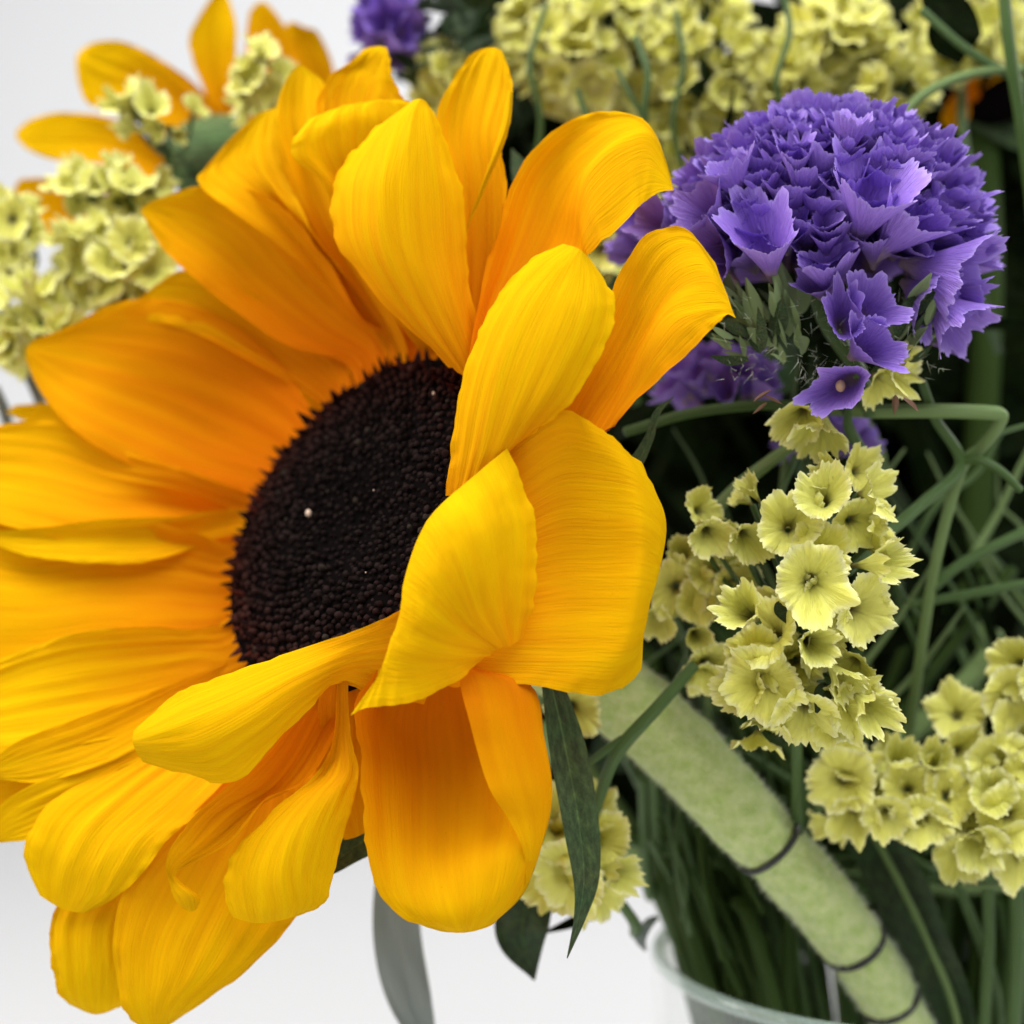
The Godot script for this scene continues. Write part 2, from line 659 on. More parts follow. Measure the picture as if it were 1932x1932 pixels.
	for k in rings.size():
		for q in 28:
			var f := q / 28.0
			var a := PI * 0.5 - TAU * f
			# level across the front of the stalk, slipping on to the next turn behind it
			var nxt: float = rings[mini(k + 1, rings.size() - 1)] if k < rings.size() - 1 else rings[k] + 0.08
			var t: float = lerpf(rings[k], nxt, smoothstep(0.5, 1.0, f))
			var p: Vector3 = sample(pts, t)
			var d: Vector3 = (sample(pts, t + 0.01) - sample(pts, t - 0.01)).normalized()
			var s := (Vector3(0, 0, 1) - d * d.z).normalized()
			var b := d.cross(s)
			var r: float = sample(joints, t) * 0.01 + 0.0004
			wire.append(p + (s * cos(a) + b * sin(a)) * r)
	var w := lone("floral_wire", tube_mesh(wire, [0.066, 0.066], 8, 2), M.wire, "dark wire wound in loops round the pale downy sunflower stalk", "wire")

func disc_h(r: float) -> float:
	return 0.0028 * (1.0 - pow(absf(r - 0.62) / 0.62, 2.0)) - 0.0016 * pow(r, 6.0)

func frame(up: Vector3, turn: float) -> Basis:
	var x := up.cross(Vector3(0.31, 0.17, 0.93))
	if x.length() < 0.05:
		x = up.cross(Vector3(1, 0, 0))
	x = x.normalized().rotated(up, turn)
	return Basis(x, up, x.cross(up))

func hairs_on(pts: Array, radii: Array, count: int, length_cm: float) -> ArrayMesh:
	var v := PackedVector3Array()
	var nn := PackedVector3Array()
	for i in count:
		var t := rng.randf()
		var p: Vector3 = sample(pts, t)
		var d: Vector3 = (sample(pts, minf(t + 0.01, 1.0)) - sample(pts, maxf(t - 0.01, 0.0))).normalized()
		var s := d.cross(Vector3(0.2, 0.1, 0.9)).normalized()
		var b := d.cross(s)
		var a := rng.randf() * TAU
		var o := s * cos(a) + b * sin(a)
		var r: float = sample(radii, t) * 0.01
		var at := p + o * r * 0.99
		var tip := at + (o + d * (rng.randf() - 0.5) * 0.8 + o.cross(d) * (rng.randf() - 0.5) * 0.8).normalized() * length_cm * 0.01 * (0.4 + 0.8 * rng.randf())
		var wd := (tip - at).cross(Vector3(rng.randf() - 0.5, rng.randf() - 0.5, rng.randf() - 0.5)).normalized() * 0.00007
		v.append_array([at - wd, tip, at + wd])
		nn.append_array([o, o, o])
	var arr := []
	arr.resize(Mesh.ARRAY_MAX)
	arr[Mesh.ARRAY_VERTEX] = v
	var am := ArrayMesh.new()
	am.add_surface_from_arrays(Mesh.PRIMITIVE_TRIANGLES, arr)
	return am

func leaf_mesh(line: Array, widths: Array, up: Vector3, fold: float) -> ArrayMesh:
	# line: [x, y, z] list; widths: full widths in cm; fold: how far the halves rise from the midrib
	var pts := []
	for p in line:
		pts.append(p if p is Vector3 else P3(p))
	var n := 28
	var m := 12
	var g := []
	var uvs := []
	var sd := rng.randf() * 90.0
	for i in n + 1:
		var t := float(i) / n
		var p: Vector3 = sample(pts, t)
		var d: Vector3 = (sample(pts, minf(t + 0.02, 1.0)) - sample(pts, maxf(t - 0.02, 0.0))).normalized()
		var s := d.cross(up).normalized()
		var nn := s.cross(d)
		var w: float = maxf(sample(widths, t), 0.01) * 0.005
		var row := []
		var ur := []
		for j in m + 1:
			var q := 2.0 * j / m - 1.0
			var rise := fold * w * (absf(q) - 0.3 * q * q) + w * 0.12 * sin(t * 11.0 + sd + q * 2.0) * absf(q) + w * 0.05 * cos(q * 22.0 + t * 4.0)
			row.append(p + s * q * w + nn * rise)
			ur.append(Vector2(q * 0.5 + 0.5, t))
		g.append(row)
		uvs.append(ur)
	return grid_mesh(g, uvs)

func leaf(called, line, widths, m, up := Vector3(0, 0, 1), fold := 0.3, parent = null) -> MeshInstance3D:
	return part(called, leaf_mesh(line, widths, up, fold), m, parent)

func front_petals():
	# --- right side, nearest the lens
	# big outer petal, its end bent back
	petal([[[900, 900, -0.3], [890, 1000, -0.6], [880, 1100, -0.6], [870, 1200, -0.5], [840, 1290, -0.5]],
		[[965, 838, 0.15], [975, 950, 0.0], [970, 1080, 0.0], [940, 1215, 0.0], [895, 1292, -0.2]],
		[[1050, 776, 0.35], [1060, 900, 0.05], [1060, 1060, -0.1], [1040, 1220, 0.2], [1000, 1292, 0.3]],
		[[1105, 790, 0.4], [1135, 900, 0.3], [1150, 1060, 0.2], [1130, 1215, 0.4], [1070, 1306, 0.45]],
		[[1160, 826, 0.25], [1200, 915, 0.5], [1208, 1060, 0.6], [1185, 1215, 0.55], [1130, 1311, 0.35]],
		[[1204, 872, 0.0], [1240, 950, 0.25], [1236, 1070, 0.35], [1212, 1200, 0.3], [1180, 1297, 0.1]],
		[[1232, 915, -0.2], [1257, 985, -0.05], [1245, 1075, 0.05], [1218, 1170, 0.05], [1211, 1262, -0.15]]], 0, 0.05, 1.0, 0.006, "broad outer petal with its end bent back")
	# inner folded petal over it, fanning from a pinched base
	petal([[[985, 1205, 0.30], [965, 1218, 0.42], [945, 1222, 0.5], [935, 1228, 0.5], [925, 1236, 0.45], [915, 1240, 0.4]],
		[[1003, 1150, 0.42], [955, 1150, 0.75], [900, 1165, 0.92], [870, 1195, 0.9], [850, 1240, 0.8], [870, 1278, 0.6]],
		[[1012, 1070, 0.5], [950, 1075, 0.95], [875, 1105, 1.2], [830, 1165, 1.15], [790, 1230, 0.95], [800, 1318, 0.75]],
		[[1010, 985, 0.5], [945, 1000, 0.98], [850, 1045, 1.25], [795, 1135, 1.15], [752, 1215, 0.9], [735, 1331, 0.8]],
		[[987, 910, 0.45], [925, 940, 0.85], [820, 1000, 1.05], [768, 1115, 0.95], [740, 1205, 0.8], [690, 1336, 0.8]],
		[[957, 845, 0.4], [900, 893, 0.55], [805, 983, 0.65], [759, 1110, 0.7], [762, 1196, 0.75], [661, 1350, 0.8]]], 1, 0.30, 1.0, 0.010, "inner petal folded over the dark disc")
	# rolled tip of the same flap
	# upper inner petal leaning over the disc
	petal([[[845, 935, -0.3], [880, 930, 0.0], [930, 890, 0.2], [965, 840, 0.2]],
		[[851, 860, -0.15], [905, 850, 0.3], [975, 820, 0.5], [1030, 800, 0.35]],
		[[866, 750, 0.0], [930, 745, 0.55], [1020, 745, 0.75], [1083, 752, 0.5]],
		[[894, 650, 0.1], [960, 650, 0.65], [1060, 660, 0.8], [1133, 668, 0.5]],
		[[938, 560, 0.1], [1000, 565, 0.6], [1090, 585, 0.7], [1160, 598, 0.4]],
		[[1000, 490, 0.05], [1045, 505, 0.4], [1100, 530, 0.45], [1154, 548, 0.3]],
		[[1062, 460, 0.0], [1085, 466, 0.15], [1100, 475, 0.2], [1112, 486, 0.1]]], 1, 0.25, 1.0, 0.007, "upper inner petal standing over the disc")
	# right petal with the hooked point
	petal([[[985, 880, -0.6], [1020, 880, -0.7], [1060, 865, -0.6], [1100, 850, -0.4], [1138, 815, -0.2]],
		[[1080, 720, -0.5], [1110, 740, -0.75], [1140, 755, -0.65], [1165, 765, -0.3], [1185, 768, 0.05]],
		[[1140, 585, -0.5], [1175, 630, -0.75], [1200, 650, -0.6], [1220, 660, -0.15], [1262, 698, 0.1]],
		[[1184, 490, -0.55], [1215, 545, -0.7], [1245, 575, -0.5], [1262, 600, -0.1], [1320, 645, 0.1]],
		[[1225, 438, -0.65], [1262, 480, -0.6], [1290, 530, -0.35], [1305, 582, -0.05], [1352, 612, 0.1]],
		[[1294, 433, -0.7], [1315, 468, -0.55], [1338, 520, -0.25], [1352, 577, -0.05], [1373, 596, 0.1]],
		[[1350, 496, -0.4], [1360, 525, -0.3], [1372, 555, -0.15], [1380, 580, -0.05], [1388, 600, 0.0]]], 2, 0.1, 1.0, 0.010, "right hand petal ending in a hooked point")
	# upper right petal, arched over
	petal([[[880, 690, -1.2], [890, 700, -1.3], [897, 700, -1.3], [905, 695, -1.2], [915, 690, -1.1]],
		[[905, 560, -1.4], [935, 560, -1.8], [970, 560, -1.8], [1000, 555, -1.4], [1020, 550, -1.1]],
		[[935, 450, -1.6], [980, 445, -2.1], [1035, 455, -2.0], [1075, 470, -1.35], [1096, 490, -1.0]],
		[[968, 345, -1.8], [1015, 350, -2.2], [1062, 385, -1.95], [1088, 390, -1.1], [1108, 482, -0.8]],
		[[1022, 266, -1.9], [1058, 290, -2.1], [1092, 330, -1.8], [1104, 335, -1.0], [1134, 458, -0.65]],
		[[1085, 222, -1.9], [1110, 250, -1.9], [1135, 285, -1.6], [1145, 290, -0.95], [1170, 430, -0.6]],
		[[1140, 210, -1.8], [1155, 230, -1.7], [1172, 258, -1.4], [1185, 268, -0.95], [1200, 396, -0.6]],
		[[1195, 214, -1.65], [1204, 228, -1.5], [1214, 246, -1.25], [1224, 262, -1.0], [1222, 376, -0.7]],
		[[1236, 252, -1.4], [1240, 264, -1.25], [1245, 280, -1.1], [1250, 300, -1.0], [1246, 362, -0.8]],
		[[1260, 312, -1.15], [1262, 322, -1.1], [1265, 332, -1.0], [1268, 345, -0.95], [1271, 359, -0.9]]], 0, 0.13, 1.0, 0.008, "upper petal arched over towards the purple flowers")
	# --- top
	petal([[[875, 690, -1.9], [885, 695, -2.0], [892, 690, -2.0], [900, 670, -1.8]],
		[[850, 500, -2.3], [880, 500, -2.5], [915, 500, -2.4], [950, 480, -2.1]],
		[[835, 340, -2.6], [875, 340, -2.8], [920, 345, -2.6], [954, 380, -2.2]],
		[[822, 225, -2.9], [865, 240, -3.0], [915, 250, -2.7], [948, 268, -2.3]],
		[[850, 155, -3.0], [885, 160, -3.0], [935, 165, -2.7], [968, 180, -2.4]],
		[[890, 102, -3.0], [910, 105, -2.9], [940, 110, -2.7], [962, 132, -2.5]],
		[[920, 89, -2.9], [928, 89, -2.85], [936, 90, -2.8], [946, 94, -2.7]]], 0, 0.13, 1.0, 0.012)
	# rolled margin of that petal
	petal([[[876, 440, -2.1], [878, 436, -2.0], [882, 432, -1.95]],
		[[902, 365, -2.0], [908, 355, -1.85], [918, 350, -1.9]],
		[[925, 300, -1.95], [938, 285, -1.75], [948, 280, -1.95]],
		[[945, 235, -2.05], [956, 230, -1.85], [964, 225, -2.1]],
		[[958, 170, -2.3], [964, 172, -2.2], [968, 175, -2.3]]], 1, 0.5, 1.0, 0.004)
	# broad bright petal at the top with a reflexed left wing
	petal([[[850, 690, -1.9], [866, 705, -1.6], [886, 714, -1.5], [897, 700, -1.5], [908, 655, -1.7]],
		[[716, 563, -2.0], [760, 585, -1.45], [815, 600, -1.25], [860, 590, -1.3], [893, 580, -1.7]],
		[[636, 450, -2.1], [690, 470, -1.3], [760, 480, -1.05], [830, 475, -1.3], [881, 470, -1.9]],
		[[625, 365, -2.2], [680, 365, -1.35], [745, 365, -1.05], [820, 365, -1.35], [873, 365, -2.0]],
		[[648, 305, -2.3], [700, 290, -1.6], [757, 280, -1.25], [810, 280, -1.5], [849, 290, -2.1]],
		[[700, 250, -2.3], [735, 230, -1.85], [772, 218, -1.6], [803, 218, -1.75], [828, 230, -2.1]],
		[[768, 198, -2.2], [778, 190, -2.1], [792, 186, -2.0], [802, 190, -2.1], [810, 200, -2.2]]], 1, 0.13, 1.0, 0.012, "broad bright petal at the top of the flower")
	petal([[[790, 660, -4.0], [805, 664, -4.0], [820, 668, -4.0], [835, 668, -4.0]],
		[[655, 470, -3.2], [700, 470, -3.3], [740, 470, -3.3], [790, 470, -3.2]],
		[[612, 350, -2.6], [660, 360, -2.9], [710, 360, -2.9], [790, 360, -2.8]],
		[[556, 300, -2.3], [630, 280, -2.5], [700, 275, -2.7], [790, 280, -2.8]],
		[[552, 262, -2.3], [630, 232, -2.4], [700, 222, -2.6], [785, 230, -2.8]],
		[[585, 226, -2.6], [640, 205, -2.6], [700, 193, -2.7], [775, 195, -2.8]],
		[[640, 204, -2.8], [680, 194, -2.8], [720, 189, -2.8], [765, 189, -2.8]]], 1, 0.13, 1.0, 0.012, "petal behind the broad top one, its left side turned outward")
	petal([[[700, 420, -3.2], [720, 420, -3.3], [750, 420, -3.2]],
		[[600, 230, -3.7], [660, 230, -3.9], [750, 240, -3.6]],
		[[618, 150, -3.9], [670, 150, -4.0], [762, 190, -3.5]],
		[[655, 121, -4.0], [690, 125, -4.0], [744, 155, -3.4]],
		[[690, 92, -4.0], [710, 100, -3.7], [738, 115, -3.4]],
		[[708, 87, -3.8], [718, 87, -3.7], [730, 89, -3.5]]], 1, 0.2, 1.0, 0.010)
	# narrow petals between the top and the left
	petal([[[740, 655, -4.3], [750, 650, -4.3], [765, 645, -4.2]],
		[[620, 475, -4.0], [640, 460, -4.1], [672, 470, -3.7]],
		[[560, 370, -4.0], [590, 350, -4.1], [640, 380, -3.6]],
		[[524, 270, -3.8], [565, 260, -4.0], [625, 300, -3.3]],
		[[522, 200, -4.0], [560, 195, -4.1], [612, 220, -3.7]],
		[[540, 150, -4.1], [565, 145, -4.1], [612, 158, -4.0]],
		[[560, 123, -4.1], [566, 123, -4.1], [576, 127, -4.1]]], 0, 0.1, 1.0, 0.012)
	petal([[[720, 650, -4.5], [735, 645, -4.5], [752, 640, -4.4]],
		[[560, 490, -4.4], [600, 465, -4.5], [650, 520, -4.1]],
		[[440, 400, -4.2], [500, 360, -4.4], [590, 430, -3.8]],
		[[375, 346, -4.6], [450, 310, -4.6], [545, 340, -4.2]],
		[[398, 304, -4.7], [455, 275, -4.7], [527, 280, -4.4]],
		[[438, 258, -4.7], [480, 235, -4.7], [524, 225, -4.6]],
		[[485, 215, -4.7], [505, 207, -4.7], [522, 203, -4.7]]], 0, 0.1, 1.0, 0.012)
	petal([[[700, 660, -4.8], [730, 650, -4.9], [790, 640, -4.7]],
		[[560, 520, -4.9], [640, 480, -5.0], [740, 450, -4.7]],
		[[480, 400, -5.0], [580, 350, -5.1], [700, 330, -4.7]],
		[[500, 300, -5.0], [560, 280, -5.0], [650, 270, -4.8]],
		[[550, 270, -5.0], [570, 262, -5.0], [600, 260, -4.9]]], 2, 0.0, 0.9, 0.010)
	# --- left: deep orange in the cup
	petal([[[655, 690, -4.7], [685, 670, -4.7], [720, 655, -4.6], [750, 648, -4.4]],
		[[540, 650, -4.8], [600, 620, -5.0], [650, 590, -4.8], [690, 610, -4.3]],
		[[450, 590, -4.8], [500, 540, -5.1], [560, 490, -4.8], [620, 500, -4.2]],
		[[370, 525, -4.7], [430, 470, -5.0], [490, 410, -4.7], [545, 402, -4.0]],
		[[312, 475, -4.8], [360, 425, -5.0], [410, 370, -4.8], [455, 354, -4.4]],
		[[280, 425, -4.8], [310, 400, -4.9], [345, 370, -4.8], [375, 350, -4.7]],
		[[265, 396, -4.8], [270, 390, -4.8], [285, 381, -4.8], [300, 374, -4.8]]], 2, 0.0, 0.8, 0.010)
	petal([[[600, 760, -5.0], [620, 730, -5.0], [650, 690, -4.9]],
		[[470, 680, -5.2], [500, 640, -5.3], [560, 600, -5.1]],
		[[350, 620, -5.2], [400, 570, -5.3], [450, 540, -5.0]],
		[[250, 600, -5.4], [300, 550, -5.4], [360, 510, -5.2]],
		[[230, 590, -5.4], [265, 560, -5.4], [320, 518, -5.3]]], 2, 0.0, 0.9, 0.010)
	petal([[[470, 930, -5.3], [510, 870, -5.3], [545, 780, -5.2], [570, 745, -5.0]],
		[[380, 930, -5.2], [410, 830, -5.7], [460, 720, -5.6], [510, 668, -5.2]],
		[[270, 885, -5.0], [300, 780, -5.6], [340, 670, -5.5], [390, 590, -5.1]],
		[[160, 826, -4.8], [190, 740, -5.3], [230, 650, -5.5], [290, 565, -5.3]],
		[[88, 755, -5.0], [110, 710, -5.3], [150, 640, -5.4], [210, 574, -5.3]],
		[[52, 690, -5.2], [62, 675, -5.2], [90, 645, -5.3], [130, 615, -5.3]],
		[[47, 658, -5.2], [50, 655, -5.2], [56, 648, -5.2], [64, 641, -5.2]]], 2, 0.0, 0.72, 0.010, "deep orange petal on the left, lying in the shade of the cup")
	petal([[[300, 860, -6.6], [330, 830, -6.6], [360, 800, -6.6]],
		[[130, 800, -6.4], [150, 780, -6.4], [180, 765, -6.4]],
		[[50, 795, -6.4], [70, 775, -6.4], [100, 760, -6.4]],
		[[12, 778, -6.4], [16, 773, -6.4], [30, 764, -6.4]]], 0, 0.3, 1.0, 0.008)
	petal([[[440, 1030, -5.0], [450, 990, -5.2], [460, 960, -5.3], [470, 930, -5.2]],
		[[320, 1010, -4.9], [330, 960, -5.3], [345, 920, -5.0], [360, 890, -4.8]],
		[[190, 1030, -4.4], [195, 950, -4.9], [210, 890, -5.1], [230, 850, -5.0]],
		[[80, 1010, -4.3], [80, 920, -4.8], [90, 850, -5.1], [120, 795, -5.1]],
		[[-30, 975, -4.2], [-40, 900, -4.8], [-40, 840, -5.0], [-10, 803, -5.1]],
		[[-140, 930, -4.4], [-150, 890, -4.8], [-150, 850, -5.0], [-130, 830, -5.0]],
		[[-200, 890, -4.6], [-202, 880, -4.8], [-202, 870, -4.9], [-200, 865, -4.9]]], 0, 0.0, 0.9, 0.012)
	petal([[[425, 1215, -4.4], [420, 1120, -4.8], [425, 1070, -4.9], [440, 1030, -4.9]],
		[[300, 1245, -4.0], [310, 1110, -4.5], [330, 1050, -4.7], [350, 1000, -4.4]],
		[[180, 1250, -3.9], [180, 1110, -4.4], [190, 1040, -4.7], [240, 977, -4.4]],
		[[60, 1275, -3.8], [60, 1120, -4.3], [70, 1060, -4.6], [110, 1003, -4.5]],
		[[-60, 1260, -3.7], [-60, 1110, -4.1], [-50, 1040, -4.5], [-20, 985, -4.5]],
		[[-160, 1130, -3.6], [-160, 1090, -4.0], [-155, 1050, -4.2], [-140, 1010, -4.3]],
		[[-210, 1090, -3.8], [-212, 1080, -3.9], [-212, 1070, -4.0], [-210, 1060, -4.0]]], 0, 0.0, 1.0, 0.012)
	petal([[[470, 1300, -3.3], [450, 1270, -3.5], [430, 1220, -3.7], [425, 1170, -3.8]],
		[[380, 1340, -3.0], [370, 1280, -3.4], [365, 1225, -3.5], [362, 1187, -3.4]],
		[[270, 1380, -2.7], [255, 1310, -3.2], [250, 1235, -3.3], [255, 1181, -3.1]],
		[[160, 1405, -2.5], [140, 1330, -3.0], [130, 1250, -3.1], [140, 1195, -3.0]],
		[[40, 1420, -2.5], [20, 1350, -2.9], [10, 1280, -3.1], [50, 1226, -3.1]],
		[[-70, 1420, -2.6], [-80, 1370, -2.9], [-80, 1320, -3.0], [-60, 1270, -3.1]],
		[[-140, 1400, -2.8], [-144, 1385, -2.9], [-144, 1370, -2.9], [-140, 1350, -3.0]]], 1, 0.02, 1.0, 0.010)
	petal([[[480, 1330, -3.4], [470, 1320, -3.5], [455, 1300, -3.5]],
		[[330, 1420, -3.2], [300, 1400, -3.4], [260, 1330, -3.5]],
		[[170, 1500, -3.0], [150, 1450, -3.3], [110, 1360, -3.4]],
		[[60, 1570, -2.8], [30, 1510, -3.1], [-20, 1390, -3.3]],
		[[-20, 1572, -2.7], [-60, 1530, -3.0], [-110, 1430, -3.2]],
		[[-110, 1560, -2.8], [-120, 1545, -2.9], [-130, 1520, -3.0]]], 0, 0.05, 1.0, 0.012)
	petal([[[430, 1010, -4.9], [435, 985, -5.0], [440, 960, -4.9]],
		[[300, 1055, -4.3], [310, 1012, -4.6], [330, 975, -4.4]],
		[[180, 1062, -4.1], [190, 1012, -4.4], [224, 978, -4.2]],
		[[60, 1050, -4.1], [70, 1015, -4.3], [110, 992, -4.2]],
		[[-30, 1020, -4.3], [-30, 1012, -4.3], [-20, 1004, -4.3]]], 1, 0.05, 1.0, 0.010)
	petal([[[470, 1270, -3.6], [460, 1250, -3.7], [450, 1235, -3.7]],
		[[330, 1370, -2.7], [310, 1330, -2.9], [300, 1300, -2.9]],
		[[200, 1440, -2.3], [170, 1400, -2.5], [160, 1350, -2.5]],
		[[80, 1475, -2.3], [50, 1440, -2.4], [40, 1395, -2.4]],
		[[-10, 1470, -2.4], [-20, 1460, -2.4], [-20, 1440, -2.4]]], 0, 0.05, 1.0, 0.012)
	petal([[[490, 1330, -3.0], [475, 1315, -3.0], [460, 1300, -3.0]],
		[[340, 1450, -2.5], [315, 1425, -2.5], [290, 1400, -2.5]],
		[[190, 1530, -2.2], [150, 1500, -2.3], [120, 1455, -2.3]],
		[[75, 1580, -2.2], [40, 1550, -2.3], [10, 1510, -2.3]],
		[[0, 1590, -2.4], [-10, 1582, -2.4], [-20, 1570, -2.4]]], 1, 0.05, 1.0, 0.012)
	# --- lower left
	petal([[[560, 1330, -2.4], [530, 1310, -2.6], [500, 1300, -2.7], [470, 1290, -2.7]],
		[[470, 1440, -2.0], [410, 1430, -2.3], [350, 1410, -2.5], [300, 1400, -2.5]],
		[[378, 1535, -1.7], [310, 1520, -1.9], [240, 1490, -2.1], [180, 1465, -2.3]],
		[[320, 1580, -1.5], [240, 1580, -1.6], [165, 1555, -1.8], [98, 1510, -2.1]],
		[[275, 1640, -1.5], [205, 1635, -1.5], [130, 1615, -1.7], [52, 1575, -1.9]],
		[[222, 1690, -1.6], [180, 1690, -1.6], [115, 1670, -1.8], [47, 1628, -1.9]],
		[[165, 1721, -1.8], [150, 1722, -1.8], [115, 1714, -1.9], [75, 1690, -1.9]]], 1, 0.05, 1.0, 0.010)
	petal([[[800, 1330, -0.6], [820, 1270, -0.4], [830, 1200, -0.2], [830, 1120, 0.2]],
		[[700, 1310, -0.55], [735, 1262, -0.35], [750, 1210, -0.15], [755, 1152, 0.1]],
		[[636, 1290, -0.5], [658, 1262, -0.35], [668, 1228, -0.25], [656, 1195, -0.25]],
		[[585, 1335, -0.2], [570, 1310, 0.05], [555, 1275, 0.05], [530, 1236, -0.4]],
		[[512, 1410, 0.0], [480, 1380, 0.35], [450, 1330, 0.35], [420, 1276, -0.2]],
		[[437, 1477, 0.0], [395, 1430, 0.4], [360, 1370, 0.45], [333, 1310, -0.05]],
		[[340, 1460, 0.0], [315, 1430, 0.3], [290, 1390, 0.35], [280, 1352, 0.05]],
		[[270, 1438, 0.0], [258, 1420, 0.1], [250, 1400, 0.15], [252, 1378, 0.05]]], 1, 0.13, 1.0, 0.008, "bright petal lying across the lower edge of the disc")
	petal([[[690, 1260, -1.1], [660, 1260, -1.2], [630, 1262, -1.1], [600, 1290, -1.0]],
		[[640, 1380, -1.1], [600, 1390, -1.3], [560, 1400, -1.2], [520, 1400, -0.9]],
		[[580, 1470, -1.0], [540, 1480, -1.2], [500, 1480, -1.1], [455, 1462, -0.8]],
		[[505, 1507, -0.9], [470, 1530, -1.1], [420, 1530, -0.9], [370, 1537, -0.6]],
		[[435, 1590, -0.8], [400, 1590, -0.9], [370, 1585, -0.7], [330, 1588, -0.5]],
		[[340, 1642, -0.65], [330, 1640, -0.6], [322, 1636, -0.55], [313, 1630, -0.5]],
		[[340, 1662, -0.6], [334, 1665, -0.5], [328, 1668, -0.5], [320, 1670, -0.5]],
		[[376, 1690, -0.65], [365, 1690, -0.4], [350, 1692, -0.4], [330, 1697, -0.5]],
		[[376, 1706, -0.65], [370, 1716, -0.55], [360, 1720, -0.5], [348, 1716, -0.5]]], 2, 0.02, 1.0, 0.010, "narrow petal with a curled tip")
	petal([[[655, 1275, -0.5], [648, 1272, -0.5], [642, 1270, -0.5], [637, 1268, -0.5]],
		[[662, 1390, -0.5], [648, 1390, -0.6], [637, 1390, -0.7], [628, 1390, -0.6]],
		[[676, 1450, -0.4], [645, 1455, -0.5], [618, 1460, -0.85], [600, 1455, -0.9]],
		[[670, 1500, -0.3], [615, 1500, -0.2], [565, 1510, -0.6], [530, 1515, -0.9]],
		[[650, 1570, -0.3], [580, 1565, -0.1], [510, 1575, -0.5], [455, 1588, -0.9]],
		[[628, 1650, -0.4], [560, 1640, -0.15], [480, 1655, -0.45], [428, 1640, -0.9]],
		[[608, 1705, -0.5], [565, 1700, -0.3], [485, 1712, -0.5], [425, 1695, -0.9]],
		[[584, 1720, -0.6], [556, 1730, -0.55], [490, 1742, -0.65], [440, 1732, -0.9]]], 1, 0.13, 1.0, 0.012, "petal folded along its middle with a notched end")
	petal([[[600, 1440, -1.7], [550, 1440, -1.9], [500, 1440, -1.9], [450, 1440, -1.8]],
		[[640, 1560, -1.6], [540, 1560, -1.9], [430, 1560, -1.9], [340, 1560, -1.7]],
		[[610, 1660, -1.5], [500, 1660, -1.8], [370, 1670, -1.8], [240, 1670, -1.6]],
		[[555, 1735, -1.5], [460, 1750, -1.6], [320, 1770, -1.6], [213, 1765, -1.6]],
		[[490, 1813, -1.6], [410, 1830, -1.5], [300, 1850, -1.5], [219, 1855, -1.7]],
		[[400, 1880, -1.8], [350, 1890, -1.6], [290, 1905, -1.6], [240, 1915, -1.8]],
		[[325, 1930, -2.0], [315, 1936, -1.9], [295, 1945, -1.9], [275, 1945, -2.0]]], 0, 0.05, 1.0, 0.012)
	petal([[[380, 1560, -2.4], [340, 1560, -2.5], [300, 1560, -2.4]],
		[[300, 1650, -2.3], [240, 1650, -2.4], [150, 1650, -2.3]],
		[[260, 1740, -2.2], [180, 1740, -2.1], [95, 1740, -2.3]],
		[[255, 1820, -2.3], [175, 1820, -2.1], [96, 1815, -2.3]],
		[[245, 1880, -2.5], [175, 1880, -2.3], [108, 1866, -2.4]],
		[[228, 1900, -2.7], [180, 1914, -2.6], [130, 1895, -2.6]]], 1, 0.2, 1.0, 0.011)
	petal([[[760, 1170, -0.55], [720, 1180, -0.55], [670, 1190, -0.6], [620, 1210, -0.65]],
		[[725, 1250, -0.6], [690, 1250, -0.65], [655, 1250, -0.7], [610, 1262, -0.75]],
		[[722, 1320, -0.8], [690, 1320, -0.85], [650, 1320, -0.9], [600, 1325, -1.0]],
		[[720, 1380, -1.3], [690, 1380, -1.4], [650, 1380, -1.4], [600, 1380, -1.3]],
		[[720, 1480, -1.4], [690, 1480, -1.5], [650, 1490, -1.5], [600, 1500, -1.4]],
		[[700, 1560, -1.5], [690, 1570, -1.5], [670, 1580, -1.5], [650, 1585, -1.5]]], 2, 0.13, 0.6, 0.008)
	# --- lower centre: the big hanging petal, its right margin rolled over
	petal([[[740, 1215, -0.7], [780, 1235, -0.8], [830, 1245, -0.7], [870, 1250, -0.4], [880, 1252, -0.1], [870, 1250, 0.0]],
		[[672, 1330, -0.1], [740, 1350, -1.2], [830, 1360, -1.5], [940, 1330, -0.9], [1000, 1292, 0.1], [868, 1290, 0.22]],
		[[680, 1440, 0.1], [745, 1460, -0.9], [840, 1470, -1.3], [960, 1430, -0.8], [1024, 1385, 0.25], [892, 1385, 0.45]],
		[[686, 1540, 0.15], [750, 1560, -0.6], [840, 1565, -0.85], [965, 1525, -0.5], [1040, 1475, 0.3], [922, 1485, 0.5]],
		[[694, 1620, 0.15], [755, 1630, -0.2], [840, 1640, -0.2], [950, 1600, 0.1], [1034, 1550, 0.25], [965, 1555, 0.4]],
		[[716, 1688, 0.1], [770, 1695, 0.05], [850, 1700, 0.1], [940, 1670, 0.2], [1012, 1625, 0.15], [990, 1618, 0.25]],
		[[765, 1733, 0.0], [800, 1735, 0.05], [860, 1740, 0.1], [920, 1725, 0.1], [980, 1695, 0.0], [985, 1680, 0.05]],
		[[830, 1757, -0.15], [845, 1759, -0.15], [870, 1760, -0.12], [895, 1757, -0.12], [925, 1747, -0.15], [935, 1740, -0.15]]], 2, 0.0, 1.0, 0.006, "large hanging petal with its right margin rolled in")

